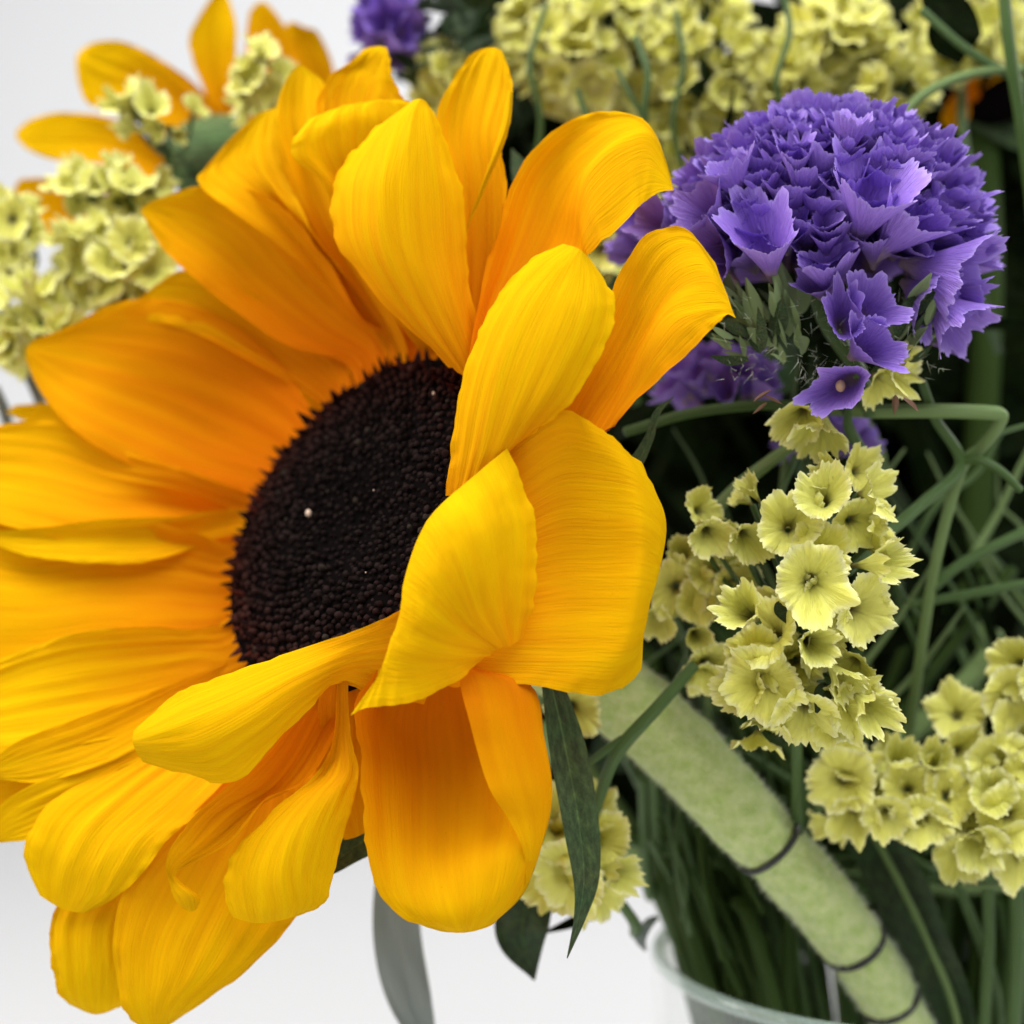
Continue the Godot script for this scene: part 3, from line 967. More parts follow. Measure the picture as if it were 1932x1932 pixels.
# ---------------------------------------------------------------- second sunflower
func sunflower_back():
	var c := P(420, 300, -10.5)
	thing("sunflower", "blurred second sunflower at upper left behind pale yellow sprigs", "sunflower", c)
	var sp := SphereMesh.new()
	sp.radius = 0.014
	sp.height = 0.02
	var o := MeshInstance3D.new()
	o.mesh = sp
	o.name = "receptacle"
	o.material_override = M.leaf_fuzz
	cur.add_child(o)
	var z := -9.8
	petal([[[400, 360, z - 0.4], [380, 330, z - 0.4], [400, 300, z - 0.4]],
		[[300, 345, z], [300, 310, z - 0.2], [320, 280, z]],
		[[200, 312, z + 0.3], [200, 265, z + 0.1], [215, 225, z + 0.2]],
		[[110, 303, z + 0.3], [110, 258, z + 0.2], [125, 212, z + 0.2]],
		[[55, 284, z + 0.2], [58, 256, z + 0.2], [65, 222, z + 0.2]],
		[[31, 262, z], [30, 254, z], [32, 244, z]]], 1, 0.12, 1.0, 0.010)
	petal([[[430, 300, z - 0.4], [425, 280, z - 0.4], [445, 260, z - 0.4]],
		[[330, 260, z], [350, 210, z - 0.2], [380, 170, z]],
		[[230, 220, z + 0.2], [260, 150, z], [300, 110, z + 0.1]],
		[[165, 195, z + 0.3], [200, 130, z + 0.2], [235, 80, z + 0.2]],
		[[146, 145, z + 0.3], [160, 110, z + 0.3], [185, 78, z + 0.3]],
		[[143, 110, z + 0.2], [146, 102, z + 0.2], [154, 92, z + 0.2]]], 1, 0.12, 1.0, 0.010)
	petal([[[430, 280, z - 0.6], [440, 270, z - 0.6], [455, 270, z - 0.6]],
		[[385, 170, z - 0.3], [410, 165, z - 0.5], [438, 180, z - 0.3]],
		[[356, 85, z - 0.2], [400, 80, z - 0.4], [446, 80, z - 0.2]],
		[[372, 35, z - 0.2], [405, 20, z - 0.4], [444, 35, z - 0.2]],
		[[405, -15, z - 0.3], [415, -20, z - 0.4], [428, -15, z - 0.3]]], 1, 0.12, 1.0, 0.010)
	petal([[[440, 290, z - 0.9], [460, 290, z - 0.9], [480, 290, z - 0.9]],
		[[460, 150, z - 0.8], [500, 160, z - 1.0], [550, 190, z - 0.8]],
		[[464, 70, z - 0.8], [510, 70, z - 0.9], [560, 100, z - 0.7]],
		[[470, 25, z - 0.8], [500, 18, z - 0.8], [530, 38, z - 0.7]],
		[[485, 5, z - 0.8], [492, 3, z - 0.8], [505, 6, z - 0.8]]], 0, 0.1, 0.9, 0.010)
	petal([[[470, 320, z - 0.9], [490, 310, z - 1.1], [510, 300, z - 1.0]],
		[[530, 180, z - 0.9], [590, 190, z - 1.2], [640, 230, z - 1.0]],
		[[530, 80, z - 0.8], [580, 90, z - 1.0], [630, 130, z - 1.0]],
		[[545, 42, z - 0.8], [575, 55, z - 0.8], [607, 72, z - 0.9]],
		[[575, 52, z - 0.7], [585, 53, z - 0.7], [594, 55, z - 0.8]]], 0, 0.1, 1.0, 0.010)
	petal([[[390, 380, z - 0.5], [370, 400, z - 0.5], [360, 420, z - 0.5]],
		[[230, 370, z - 0.4], [220, 410, z - 0.4], [210, 440, z - 0.4]],
		[[110, 340, z - 0.3], [110, 400, z - 0.4], [120, 460, z - 0.3]],
		[[45, 338, z - 0.3], [40, 400, z - 0.3], [70, 456, z - 0.3]],
		[[28, 352, z - 0.3], [22, 380, z - 0.3], [30, 420, z - 0.3]]], 0, 0.1, 0.9, 0.012)
	petal([[[300, 460, z - 0.6], [290, 480, z - 0.6], [280, 500, z - 0.6]],
		[[150, 500, z - 0.5], [130, 530, z - 0.5], [130, 560, z - 0.5]],
		[[60, 530, z - 0.4], [40, 548, z - 0.4], [40, 565, z - 0.4]],
		[[10, 540, z - 0.4], [5, 546, z - 0.4], [8, 555, z - 0.4]]], 1, 0.2, 1.0, 0.010)
	var ring := 0
	for q in [[330, 300, 0.55], [345, 350, 0.6], [385, 235, 0.5], [430, 245, 0.5], [450, 260, 0.5]]:
		leaf("bract", [[420, 320, z - 0.2], [(420 + q[0]) * 0.5, (310 + q[1]) * 0.5, z + 0.3], [q[0], q[1], z + 0.5]], [0.8, 0.8, 0.02], M.leaf_fuzz, Vector3(0, 0, 1), 0.3)
	tube("stalk", [[420, 310, z - 0.9], [520, 600, -11.5], [900, 1200, -12], [1400, 1900, -11], [1500, 2400, -10.5]], [0.45, 0.45, 0.42, 0.4, 0.4], M.stem_pale, null, 14)

# ---------------------------------------------------------------- statice flowers
func make_flower_meshes():
	for k in 10:
		yellow_flowers.append(floret_mesh(100 + k, false))
	for k in 7:
		purple_flowers.append(floret_mesh(200 + k, true))
	# a small closed bud, pointed, length 1 along y, radius 1 at its widest
	for kind in 2:
		var g := []
		var uvs := []
		var prof: Array = [[0.6, -0.3], [1.0, 0.3], [0.75, 0.8], [0.05, 1.1]] if kind == 0 else [[0.5, -0.4], [0.9, 0.2], [0.55, 0.8], [0.02, 1.5]]
		for p in prof:
			var row := []
			var ur := []
			for j in 7:
				var a := TAU * j / 6.0
				row.append(Vector3(cos(a) * p[0], p[1], sin(a) * p[0]))
				ur.append(Vector2(j / 6.0, p[1]))
			g.append(row)
			uvs.append(ur)
		bud_meshes.append(grid_mesh(g, uvs))
	# a narrow green bract, length 1 along y
	for k in 2:
		var g := []
		var uvs := []
		for i in 9:
			var t := i / 8.0
			var w := 0.16 * sin(PI * pow(t, 0.7)) * (1.0 if k == 0 else 0.7) + 0.012
			var row := []
			var ur := []
			for j in 7:
				var q := j / 3.0 - 1.0
				row.append(Vector3(q * w, t, 0.10 * absf(q) * sin(PI * t) + 0.18 * t * t))
				ur.append(Vector2(q * 0.5 + 0.5, t))
			g.append(row)
			uvs.append(ur)
		bract_meshes.append(grid_mesh(g, uvs))

func floret_mesh(sd: int, purple: bool) -> ArrayMesh:
	# a papery pleated funnel opening along +y, rim radius about 1, foot at the origin
	var r := RandomNumberGenerator.new()
	r.seed = sd
	var n := FastNoiseLite.new()
	n.seed = sd
	n.frequency = 1.0
	var rings := 12 if purple else 11
	var seg := 140 if purple else 120
	var g := []
	var uvs := []
	var cols := []
	var ph := r.randf() * TAU
	var squash := 0.5 + 0.3 * r.randf() if purple else 0.72 + 0.28 * r.randf()
	# some wide open, some half closed, a few still nearly shut
	var tall: float = [0.80, 0.90, 1.05, 0.85, 1.2, 0.75, 1.0, 0.95, 0.85, 1.5][sd % 10]
	var wide: float = [1.10, 1.02, 0.95, 1.12, 0.80, 1.08, 1.0, 1.05, 1.12, 0.55][sd % 10]
	var green := r.randf()
	for i in rings + 1:
		var t := float(i) / rings
		var row := []
		var ur := []
		var cr_ := []
		for j in seg + 1:
			var a := TAU * j / seg
			var na := cos(a) * 1.0
			var nb := sin(a) * 1.0
			var lobe := cos(5.0 * a + ph)
			var jag := n.get_noise_2d(na * 7.0, nb * 7.0) * 0.5 + n.get_noise_2d(na * 19.0, nb * 19.0) * 0.8
			var p: Vector3
			var c: Color
			if purple:
				var wave := sin(5.0 * a + ph + 3.0 * n.get_noise_2d(na, nb))
				var pleat := sin(24.0 * a + 5.0 * n.get_noise_2d(na * 1.5, nb * 1.5)) * 0.5 + sin(41.0 * a + ph) * 0.3
				var fold := n.get_noise_2d(na * 1.2 + 5.0, nb * 1.2)
				var rr := 0.10 + 0.90 * pow(t, 1.1)
				rr *= 1.0 + (0.12 * wave + 0.045 * pleat + 0.22 * fold) * t
				var h := 1.5 * pow(t, 0.85) + (0.14 * wave + 0.20 * fold + 0.065 * jag + 0.03 * pleat) * t * t
				p = Vector3(cos(a) * rr, h, sin(a) * rr * squash)
				var deep := Color(0.27, 0.13, 0.64)
				var edge := Color(0.43, 0.28, 0.86)
				var warm := 0.5 + 0.5 * n.get_noise_2d(na + 9.0, nb)
				c = deep.lerp(edge, clampf(pow(t, 2.0) * 0.8 + 0.18 * pleat, 0.0, 1.0))
				c = c.lerp(Color(0.40, 0.20, 0.60), 0.35 * warm)
				c = c.lerp(Color(0.50, 0.34, 0.46), 1.0 - smoothstep(0.06, 0.36, t))
				c = c.lerp(Color(0.56, 0.42, 0.90), clampf((t - 0.92) * 9.0, 0.0, 0.65))
			else:
				var pleat := sin(20.0 * a + 2.0 * n.get_noise_2d(na * 2.0, nb * 2.0))
				var fold := n.get_noise_2d(na * 1.2 + 5.0, nb * 1.2)
				var rr := 0.08 + 0.92 * t
				var sector := fposmod(a + ph / 5.0, TAU / 5.0) - PI / 5.0
				rr *= wide * (1.0 + (0.42 * (1.0 / cos(sector) - 1.08) * 1.3 + 0.18 * fold) * t + 0.12 * jag * pow(t, 6.0))
				var h := tall * pow(t, 0.70) + (0.10 * absf(sector) * 2.0 + 0.010 * pleat + 0.62 * fold + 0.07 * jag + 0.10 * n.get_noise_2d(na * 3.0 * t, nb * 3.0 * t)) * t * t - 0.18 * t * t * t
				p = Vector3(cos(a) * rr, h, sin(a) * rr * squash)
				var body := Color(0.90, 0.85, 0.17).lerp(Color(0.82, 0.82, 0.21), green)
				c = body.lerp(Color(0.93, 0.90, 0.44), smoothstep(0.75, 1.0, t))
				c = c.lerp(Color(0.74, 0.70, 0.09), 0.5 * clampf(fold * 2.0, 0, 1))
				# the dark eye: five short green-brown rays
				var ray := pow(maxf(0.0, cos(5.0 * a + ph)), 3.0)
				var eye := 0.55 * (1.0 - smoothstep(0.05, 0.13 + 0.27 * ray, t))
				c = c.lerp(Color(0.16, 0.17, 0.035), eye)
				c = c.lerp(Color(0.15, 0.07, 0.03), 0.8 * (1.0 - smoothstep(0.03, 0.13, t)))
			row.append(p)
			ur.append(Vector2(float(j) / seg * 2.0, t))
			cr_.append(c)
		g.append(row)
		uvs.append(ur)
		cols.append(cr_)
	return grid_mesh(g, uvs, cols)

func floret(px: float, py: float, z: float, size_cm: float, dir: Vector3, purple := false, which := -1, turn := 0.0, called := "flower"):
	var set: Array = purple_flowers if purple else yellow_flowers
	var o := MeshInstance3D.new()
	var k := which if which >= 0 else rng.randi() % set.size()
	o.mesh = set[k]
	o.material_override = M.purple if purple else M.yellow
	o.name = called if not cur.has_node(NodePath(called)) else "%s_%03d" % [called, cur.get_child_count()]
	var b := frame(dir.normalized(), turn if turn != 0.0 else rng.randf() * TAU)
	var s := size_cm * (0.0108 if purple else 0.0116)
	var hh := 1.45 if purple else 0.7
	o.transform = Transform3D(Basis(b.x * s, b.y * s, b.z * s), P(px, py, z) - dir.normalized() * s * hh * 0.7 - cur.position)
	cur.add_child(o, true)
	return o

func rv(k: float) -> Vector3:
	return Vector3(rng.randf() - 0.5, rng.randf() - 0.5, rng.randf() - 0.5) * 2.0 * k

func bract(at: Vector3, dir: Vector3, len_cm: float, m, which := 0, called := "bract"):
	var o := MeshInstance3D.new()
	o.mesh = bract_meshes[which]
	o.material_override = m
	o.name = called if not cur.has_node(NodePath(called)) else "%s_%03d" % [called, cur.get_child_count()]
	var b := frame(dir.normalized(), rng.randf() * TAU)
	var s := len_cm * 0.01
	o.transform = Transform3D(Basis(b.x * s * 1.3, b.y * s, b.z * s * 1.3), at - cur.position)
	cur.add_child(o, true)

func purple_head(label, foot: Array, cx: float, cy: float, cz: float, rx: float, ry: float, rz: float, count: int, size: float, sd: int, group := ""):
	rng.seed = sd
	var root := P3(foot)
	thing("purple_statice", label, "flower", root, group)
	var c := P(cx, cy, cz)
	for i in count:
		# even spread over the front, top and back of a dome
		var t := (i + 0.5) / count
		var y := 1.0 - 1.30 * t
		var a := i * 2.399963
		var q := sqrt(maxf(0.0, 1.0 - y * y))
		var d := Vector3(q * cos(a), y, q * sin(a))
		var p := c + Vector3(d.x * rx, d.y * ry, d.z * rz) * 0.01
		var dir := (Vector3(d.x / rx, d.y / ry, d.z / rz).normalized() * 0.75 + Vector3(0, 0.62, 0.12) + rv(0.30)).normalized()
		var s := size * (0.8 + 0.4 * rng.randf())
		var o := MeshInstance3D.new()
		o.mesh = purple_flowers[rng.randi() % purple_flowers.size()]
		o.material_override = M.purple
		o.name = "flower" if i == 0 else "flower_%03d" % i
		var b := frame(dir, rng.randf() * TAU)
		s *= 0.01
		o.transform = Transform3D(Basis(b.x * s, b.y * s, b.z * s), p - dir * s * 1.5 - root)
		cur.add_child(o, true)

func purple_heads():
	purple_head("large purple statice head in focus right of the sunflower", [1640, 780, -3.2], 1560, 415, -2.9, 2.70, 2.10, 1.75, 190, 0.66, 31)
	# the fully seen flowers on the near side
	for f in [[1440, 455, -1.0, 0.84, Vector3(-0.35, 0.75, 0.8), 0], [1640, 375, -0.9, 0.92, Vector3(0.1, 0.8, 0.75), 1], [1710, 430, -1.1, 0.80, Vector3(0.55, 0.6, 0.6), 2],
			[1570, 510, -1.2, 0.62, Vector3(-0.2, 0.8, 0.6), 3], [1790, 520, -1.4, 0.85, Vector3(0.75, -0.35, 0.5), 4], [1800, 600, -1.6, 0.72, Vector3(0.6, -0.7, 0.45), 1], [1745, 560, -1.5, 0.62, Vector3(0.4, -0.5, 0.7), 3], [1350, 480, -1.5, 0.66, Vector3(-0.6, -0.1, 0.7), 6], [1330, 400, -1.6, 0.55, Vector3(-0.7, 0.35, 0.6), 5],
			[1500, 300, -1.3, 0.55, Vector3(-0.1, 0.85, 0.6), 6], [1640, 580, -1.0, 0.56, Vector3(0.2, 0.3, 0.9), 0], [1640, 655, -0.85, 0.60, Vector3(0.3, 0.2, 0.9), 2], [1588, 728, -0.8, 0.62, Vector3(-0.55, -0.30, 0.75), 2],
			[1790, 640, -2.6, 0.40, Vector3(0.95, 0.1, 0.1), 3], [1240, 420, -2.3, 0.5, Vector3(-0.8, 0.2, 0.5), 1], [1850, 480, -2.0, 0.55, Vector3(0.9, 0.1, 0.4), 6], [1830, 560, -1.8, 0.5, Vector3(0.9, -0.3, 0.4), 2], [1560, 450, -1.25, 0.42, Vector3(-0.1, 0.8, 0.7), 4], [1540, 540, -1.2, 0.36, Vector3(-0.4, 0.5, 0.8), 1], [1590, 600, -0.95, 0.54, Vector3(-0.1, 0.3, 0.9), 6], [1380, 330, -1.4, 0.5, Vector3(-0.4, 0.8, 0.5), 2], [1600, 250, -1.4, 0.5, Vector3(0.0, 0.9, 0.4), 3], [1700, 300, -1.4, 0.5, Vector3(0.3, 0.85, 0.4), 5], [1780, 400, -1.6, 0.5, Vector3(0.6, 0.6, 0.5), 0]]:
		floret(f[0], f[1], f[2], f[3], f[4], true, f[5])
	tube("stem", [[1640, 780, -3.2], [1620, 700, -2.9], [1560, 600, -2.7], [1540, 480, -2.7]], [0.16, 0.16, 0.2, 0.3], M.stem, null, 8)
	for i in 80:
		var px := rng.randf_range(1380, 1520) if i % 3 else rng.randf_range(1660, 1760)
		var py := rng.randf_range(585, 700) - absf(px - 1560) * 0.1
		var at := P(px, py, rng.randf_range(-2.6, -1.5))
		var dir := (at - P(1560, 760, -2.6)).normalized() + rv(0.5) + Vector3(0, 0.3, 0.15)
		bract(at, dir, rng.randf_range(0.45, 1.0), M.bract if rng.randf() < 0.75 else M.leaf_fuzz, i % 2)
	for q in [[1440, 745], [1448, 760], [1690, 745], [1705, 750], [1455, 735]]:
		bract(P(q[0], q[1], -1.2), rv(1.0) + Vector3(0, -0.3, 0.4), 0.4, M.dry, 1, "dry_bract")
	var mid := SphereMesh.new()
	mid.radius = 0.0009
	mid.height = 0.0022
	mid.radial_segments = 12
	mid.rings = 6
	for q in [[1586, 728, -0.95]]:
		var o := part("anther", mid, M.cream)
		o.position = P3(q) - cur.position
	# hairs on the green bases
	var v := PackedVector3Array()
	var nn := PackedVector3Array()
	for i in 320:
		var at := P(rng.randf_range(1360, 1780), rng.randf_range(560, 720), rng.randf_range(-2.0, -1.2))
		var d := (rv(1.0) + Vector3(0, -0.2, 0.2)).normalized()
		var wd := d.cross(rv(1.0)).normalized() * 0.00005
		var tip := at + d * rng.randf_range(0.0012, 0.003)
		v.append_array([at - wd, tip, at + wd])
		nn.append_array([Vector3(0, 0, 1), Vector3(0, 0, 1), Vector3(0, 0, 1)])
	var arr := []
	arr.resize(Mesh.ARRAY_MAX)
	arr[Mesh.ARRAY_VERTEX] = v
	var am := ArrayMesh.new()
	am.add_surface_from_arrays(Mesh.PRIMITIVE_TRIANGLES, arr)
	part("hairs", am, M.hair).set_meta("kind", "stuff")
	purple_head("purple statice low behind the right petal, half hidden", [1480, 900, -6.2], 1360, 720, -5.5, 1.1, 0.8, 0.9, 22, 0.42, 33)
	purple_head("small purple statice below the large purple head", [1600, 960, -6.5], 1560, 830, -6.0, 1.0, 0.6, 0.7, 14, 0.36, 34)
	purple_head("purple statice peeking between the two right petals", [1260, 620, -5.4], 1215, 460, -4.9, 0.6, 0.9, 0.6, 14, 0.4, 35)
	purple_head("blurred purple statice at the top edge above the sunflower", [840, 230, -9.5], 735, 55, -9.0, 0.75, 1.5, 0.9, 26, 0.5, 36)
	for i in 26:
		bract(P(rng.randf_range(790, 950), rng.randf_range(-20, 150), rng.randf_range(-9.5, -8.5)), rv(0.8) + Vector3(-0.6, -0.3, 0.3), rng.randf_range(0.6, 1.4), M.leaf, i % 2)

# ---------------------------------------------------------------- yellow statice
func sprig(label, root: Array, spots: Array, group := "", seedn := 1, m = null):
	# spots: [x, y, z, size, dx, dy, dz]; one stem with a branchlet to each flower
	rng.seed = seedn
	if spots.size() > 18 and spots[0][2] > -5.0:
		# smaller cups filling the gaps behind the open ones
		for s in spots.duplicate():
			spots.append([s[0] + rng.randf_range(-45, 45), s[1] + rng.randf_range(-45, 40), s[2] - 0.45, s[3] * 0.85, s[4] + rng.randf_range(-0.7, 0.7), s[5] + rng.randf_range(-0.5, 0.7), s[6] * 0.8])
	for s in spots:
		s[4] += rng.randf_range(-0.28, 0.28)
		s[5] += rng.randf_range(-0.28, 0.28)
	var r := P3(root)
	thing("yellow_statice", label, "flower", r, group)
	var c := Vector3.ZERO
	for s in spots:
		c += P(s[0], s[1], s[2])
	c /= spots.size()
	var sm: Material = m if m else M.stem
	var hub := c.lerp(r, 0.18) + Vector3(0, -0.002, -0.006)
	part("stem", tube_mesh([r, r.lerp(hub, 0.5) + rv(0.004), hub, hub.lerp(c, 0.7)], [0.14, 0.12, 0.10, 0.06], 8), sm)
	for s in spots:
		var at := P(s[0], s[1], s[2])
		var dir := Vector3(s[4], s[5], s[6]).normalized()
		floret(s[0], s[1], s[2], s[3], dir)
		var foot: Vector3 = at - dir * s[3] * 0.006
		part("branchlet", tube_mesh([hub.lerp(c, 0.3), hub.lerp(foot, 0.6) + rv(0.001) - dir * 0.003, foot], [0.05, 0.045, 0.06], 6, 4), sm)

func cloud(label, root: Array, cx, cy, cz, rx, ry, rz, count, size, seedn, group := "", face := Vector3(0, 0.25, 0.9)):
	var r := RandomNumberGenerator.new()
	r.seed = seedn
	var spots := []
	var tries := 0
	while spots.size() < count and tries < 4000:
		tries += 1
		var a := r.randf() * TAU
		var q := sqrt(r.randf())
		var dx := cos(a) * q
		var dy := sin(a) * q
		var x: float = cx + dx * rx
		var y: float = cy + dy * ry
		var near := false
		for s in spots:
			if Vector2(s[0] - x, s[1] - y).length() < size * 62.0 * (0.5 if tries > 2000 else 0.85):
				near = true
				break
		if near:
			continue
		var z: float = cz + rz * (sqrt(maxf(0.0, 1.0 - q * q)) - 0.5) + (r.randf() - 0.5) * 0.6
		spots.append([x, y, z, size * (0.75 + 0.5 * r.randf()), dx * 0.8 + face.x + (r.randf() - 0.5) * 0.7, -dy * 0.7 + face.y + (r.randf() - 0.5) * 0.7, face.z * (0.4 + 0.6 * r.randf())])
	sprig(label, root, spots, group, seedn)

func yellow_sprigs():
	sprig("pale yellow statice cluster in sharp focus right of the sunflower", [1500, 1700, -5.5], [
		[1553, 942, -0.95, 0.56, -0.15, 0.35, 0.9], [1646, 930, -1.2, 0.48, 0.7, 0.3, 0.6], [1612, 985, -1.3, 0.45, 0.3, -0.3, 0.8], [1490, 990, -1.2, 0.56, 0.0, 0.3, 0.9],
		[1335, 1005, -1.9, 0.46, 0.0, -0.25, 0.9], [1405, 1010, -1.7, 0.46, 0.1, -0.2, 0.9], [1425, 935, -1.7, 0.34, -0.3, 0.8, 0.4], [1545, 1045, -1.1, 0.5, 0.1, -0.1, 0.9],
		[1532, 1098, -0.6, 0.62, 0.1, 0.1, 1.0], [1635, 1065, -0.85, 0.62, 0.55, 0.25, 0.75], [1415, 1160, -0.6, 0.66, -0.3, 0.1, 0.9], [1525, 1210, -0.75, 0.56, 0.1, -0.35, 0.85],
		[1625, 1150, -0.95, 0.55, 0.6, -0.3, 0.7], [1570, 1260, -0.95, 0.52, 0.2, -0.6, 0.7], [1440, 1290, -0.95, 0.62, -0.1, -0.2, 0.95], [1625, 1320, -0.7, 0.62, 0.25, -0.1, 0.95],
		[1520, 1345, -1.0, 0.56, 0.0, -0.5, 0.85], [1455, 1365, -1.5, 0.45, -0.3, -0.9, 0.2], [1480, 1110, -1.3, 0.5, -0.1, 0.1, 0.9], [1580, 1340, -1.2, 0.5, 0.1, -0.4, 0.9], [1500, 1250, -1.3, 0.5, -0.2, -0.2, 0.9], [1425, 1240, -1.2, 0.5, -0.4, -0.2, 0.9]], "", 51)
	leaf("leaf", [[1480, 1130, -1.2], [1484, 1150, -1.0], [1490, 1180, -1.0]], [0.1, 0.45, 0.05], M.leaf, Vector3(0, 0, 1), 0.2)
	leaf("leaf", [[1560, 1290, -1.1], [1552, 1310, -0.9], [1540, 1345, -0.9]], [0.1, 0.32, 0.05], M.leaf, Vector3(0, 0, 1), 0.2)
	sprig("small yellow statice sprig tucked behind the big outer petal", [1240, 1600, -6.5], [
		[1278, 1110, -3.2, 0.50, -0.1, 0.1, 0.9], [1240, 1160, -3.4, 0.46, -0.2, -0.4, 0.8], [1345, 1080, -3.0, 0.45, 0.0, 0.2, 0.9], [1375, 1050, -3.0, 0.42, 0.2, 0.3, 0.8], [1320, 1135, -3.1, 0.42, -0.1, 0.2, 0.9],
		[1310, 1195, -3.0, 0.42, 0.0, -0.1, 0.9], [1335, 1255, -2.9, 0.46, 0.2, -0.3, 0.8], [1290, 1050, -3.4, 0.45, -0.1, 0.3, 0.9], [1390, 1100, -2.8, 0.42, 0.1, 0.0, 0.9], [1325, 1275, -3.1, 0.38, 0.0, -0.6, 0.7]], "", 52)
	sprig("yellow statice sprig at lower right with open dark eyed flowers", [1880, 2050, -8.0], [
		[1590, 1470, -3.6, 0.60, -0.3, 0.2, 0.9], [1612, 1535, -3.6, 0.46, -0.2, -0.3, 0.9], [1655, 1490, -3.7, 0.36, 0.0, 0.2, 0.9], [1672, 1535, -3.3, 0.44, -0.2, -0.1, 1.0], [1690, 1440, -4.0, 0.55, 0.0, 0.3, 0.9],
		[1715, 1490, -3.5, 0.45, 0.0, 0.1, 0.95], [1740, 1545, -3.4, 0.50, 0.0, -0.2, 0.95], [1760, 1440, -3.8, 0.5, 0.1, 0.3, 0.9], [1805, 1345, -4.2, 0.46, -0.1, 0.5, 0.8], [1815, 1420, -3.8, 0.5, 0.2, 0.2, 0.9],
		[1790, 1500, -3.4, 0.48, 0.1, 0.1, 1.0], [1840, 1580, -3.3, 0.62, 0.0, -0.2, 0.95], [1880, 1440, -3.6, 0.60, 0.2, 0.3, 0.9], [1870, 1500, -3.3, 0.52, 0.0, 0.1, 1.0], [1905, 1540, -3.1, 0.55, 0.1, 0.0, 1.0],
		[1925, 1380, -3.8, 0.55, 0.2, 0.2, 0.9], [1930, 1610, -3.3, 0.6, 0.2, -0.3, 0.9], [1830, 1520, -3.6, 0.46, 0.0, 0.0, 1.0], [1700, 1530, -3.8, 0.42, 0.0, 0.0, 1.0], [1765, 1530, -3.9, 0.45, 0.0, 0.0, 1.0], [1860, 1550, -3.9, 0.5, 0, -0.1, 1.0], [1935, 1470, -3.6, 0.5, 0.1, 0.1, 1.0]], "", 53)
	sprig("yellow statice cut by the right edge above the lower right sprig", [2050, 1700, -6.0], [
		[1925, 1255, -3.9, 0.55, -0.3, 0.2, 0.9], [1915, 1310, -3.8, 0.55, -0.3, -0.2, 0.9], [1975, 1280, -3.6, 0.6, 0.0, 0.1, 1.0], [1960, 1340, -3.9, 0.5, 0.0, -0.3, 0.9]], "", 54)
	sprig("pale yellow statice hanging below the big petal behind the bract", [1200, 1760, -6.0], [
		[1050, 1560, -3.4, 0.66, -0.2, 0.2, 0.9], [1120, 1590, -3.3, 0.62, 0.3, 0.2, 0.9], [1080, 1650, -3.1, 0.70, -0.1, -0.1, 1.0], [1140, 1640, -3.2, 0.60, 0.5, 0.0, 0.8], [1040, 1660, -3.4, 0.56, -0.4, -0.3, 0.8],
		[1130, 1690, -3.4, 0.52, 0.3, -0.5, 0.7], [1080, 1335, -3.6, 0.50, 0.0, -0.3, 0.9], [1110, 1530, -3.6, 0.5, 0.2, 0.3, 0.8], [1060, 1600, -3.7, 0.6, 0.0, 0.0, 1.0]], "", 55)
	sprig("single yellow statice flowers hanging under the large purple head", [1660, 900, -4.0], [
		[1550, 800, -1.8, 0.62, -0.2, -0.7, 0.5], [1510, 785, -1.9, 0.5, -0.5, -0.6, 0.5], [1690, 695, -1.9, 0.52, 0.6, -0.2, 0.6], [1665, 720, -2.0, 0.45, 0.3, -0.6, 0.5]], "", 56)
	# blurred mass along the top
	cloud("blurred yellow statice mass at the top centre", [1150, 420, -10.5], 1110, 75, -8.9, 165, 130, 1.6, 51, 0.42, 61)
	cloud("blurred yellow statice just left of the large purple head", [1300, 480, -10.5], 1330, 130, -9.1, 120, 130, 1.4, 33, 0.42, 62)
	cloud("pale yellow statice between two upper sunflower petals", [900, 420, -9.0], 840, 150, -8.7, 55, 50, 0.8, 14, 0.40, 63)
	cloud("yellow statice directly behind the top of the purple head", [1500, 420, -10.0], 1500, 140, -8.7, 95, 60, 1.2, 20, 0.45, 64)
	cloud("yellow statice at the top edge above the purple head", [1600, 420, -10.0], 1590, 60, -8.3, 90, 60, 1.0, 18, 0.48, 65)
	cloud("yellow statice in the top right corner", [1850, 420, -10.0], 1840, 60, -9.5, 110, 80, 1.2, 24, 0.42, 66)
	cloud("yellow statice beside the upper right of the purple head", [1700, 420, -9.0], 1690, 165, -7.9, 55, 45, 0.8, 9, 0.42, 67)
	cloud("yellow statice filling the gap behind the arched petal", [1250, 760, -9.5], 1190, 330, -9.5, 120, 140, 1.2, 27, 0.40, 69)
	cloud("yellow statice behind the gap between the two right petals", [1200, 760, -8.5], 1150, 470, -7.7, 55, 50, 0.6, 9, 0.40, 68)
	# pale sprigs in front of the second sunflower
	cloud("pale sprig standing upright before the second sunflower", [560, 560, -9.0], 488, 150, -7.6, 42, 75, 0.7, 9, 0.38, 71)
	cloud("pale sprig across the middle of the second sunflower", [480, 620, -9.0], 305, 215, -7.6, 88, 45, 0.6, 9, 0.36, 72)
	cloud("pale sprig below the lowest long petal of the second sunflower", [400, 700, -9.0], 190, 345, -7.4, 115, 38, 0.7, 11, 0.38, 73)
	cloud("bright yellow green sprig touching the front sunflower at left", [380, 800, -8.5], 220, 490, -6.9, 95, 75, 0.8, 18, 0.50, 74)
	cloud("pale sprig at the left edge above the bright one", [200, 900, -9.0], 20, 430, -7.4, 42, 85, 0.8, 7, 0.44, 75)
	cloud("lowest yellow sprig at the left edge over the orange petal", [200, 900, -9.0], 60, 600, -7.0, 85, 75, 0.8, 14, 0.52, 76)

# ---------------------------------------------------------------- stems, leaves
func stick(label, pts, radii, m, called := "flower_stem", category := "stem", group := ""):
	var v := []
	for p in pts:
		v.append(P3(p))
	return lone(called, tube_mesh(v, radii, 10, 8, 0.04), m, label, category, group)

func blade(label, line, widths, m, up := Vector3(0, 0, 1), fold := 0.3, called := "leaf", category := "leaf", group := ""):
	return lone(called, leaf_mesh(line, widths, up, fold), m, label, category, group)

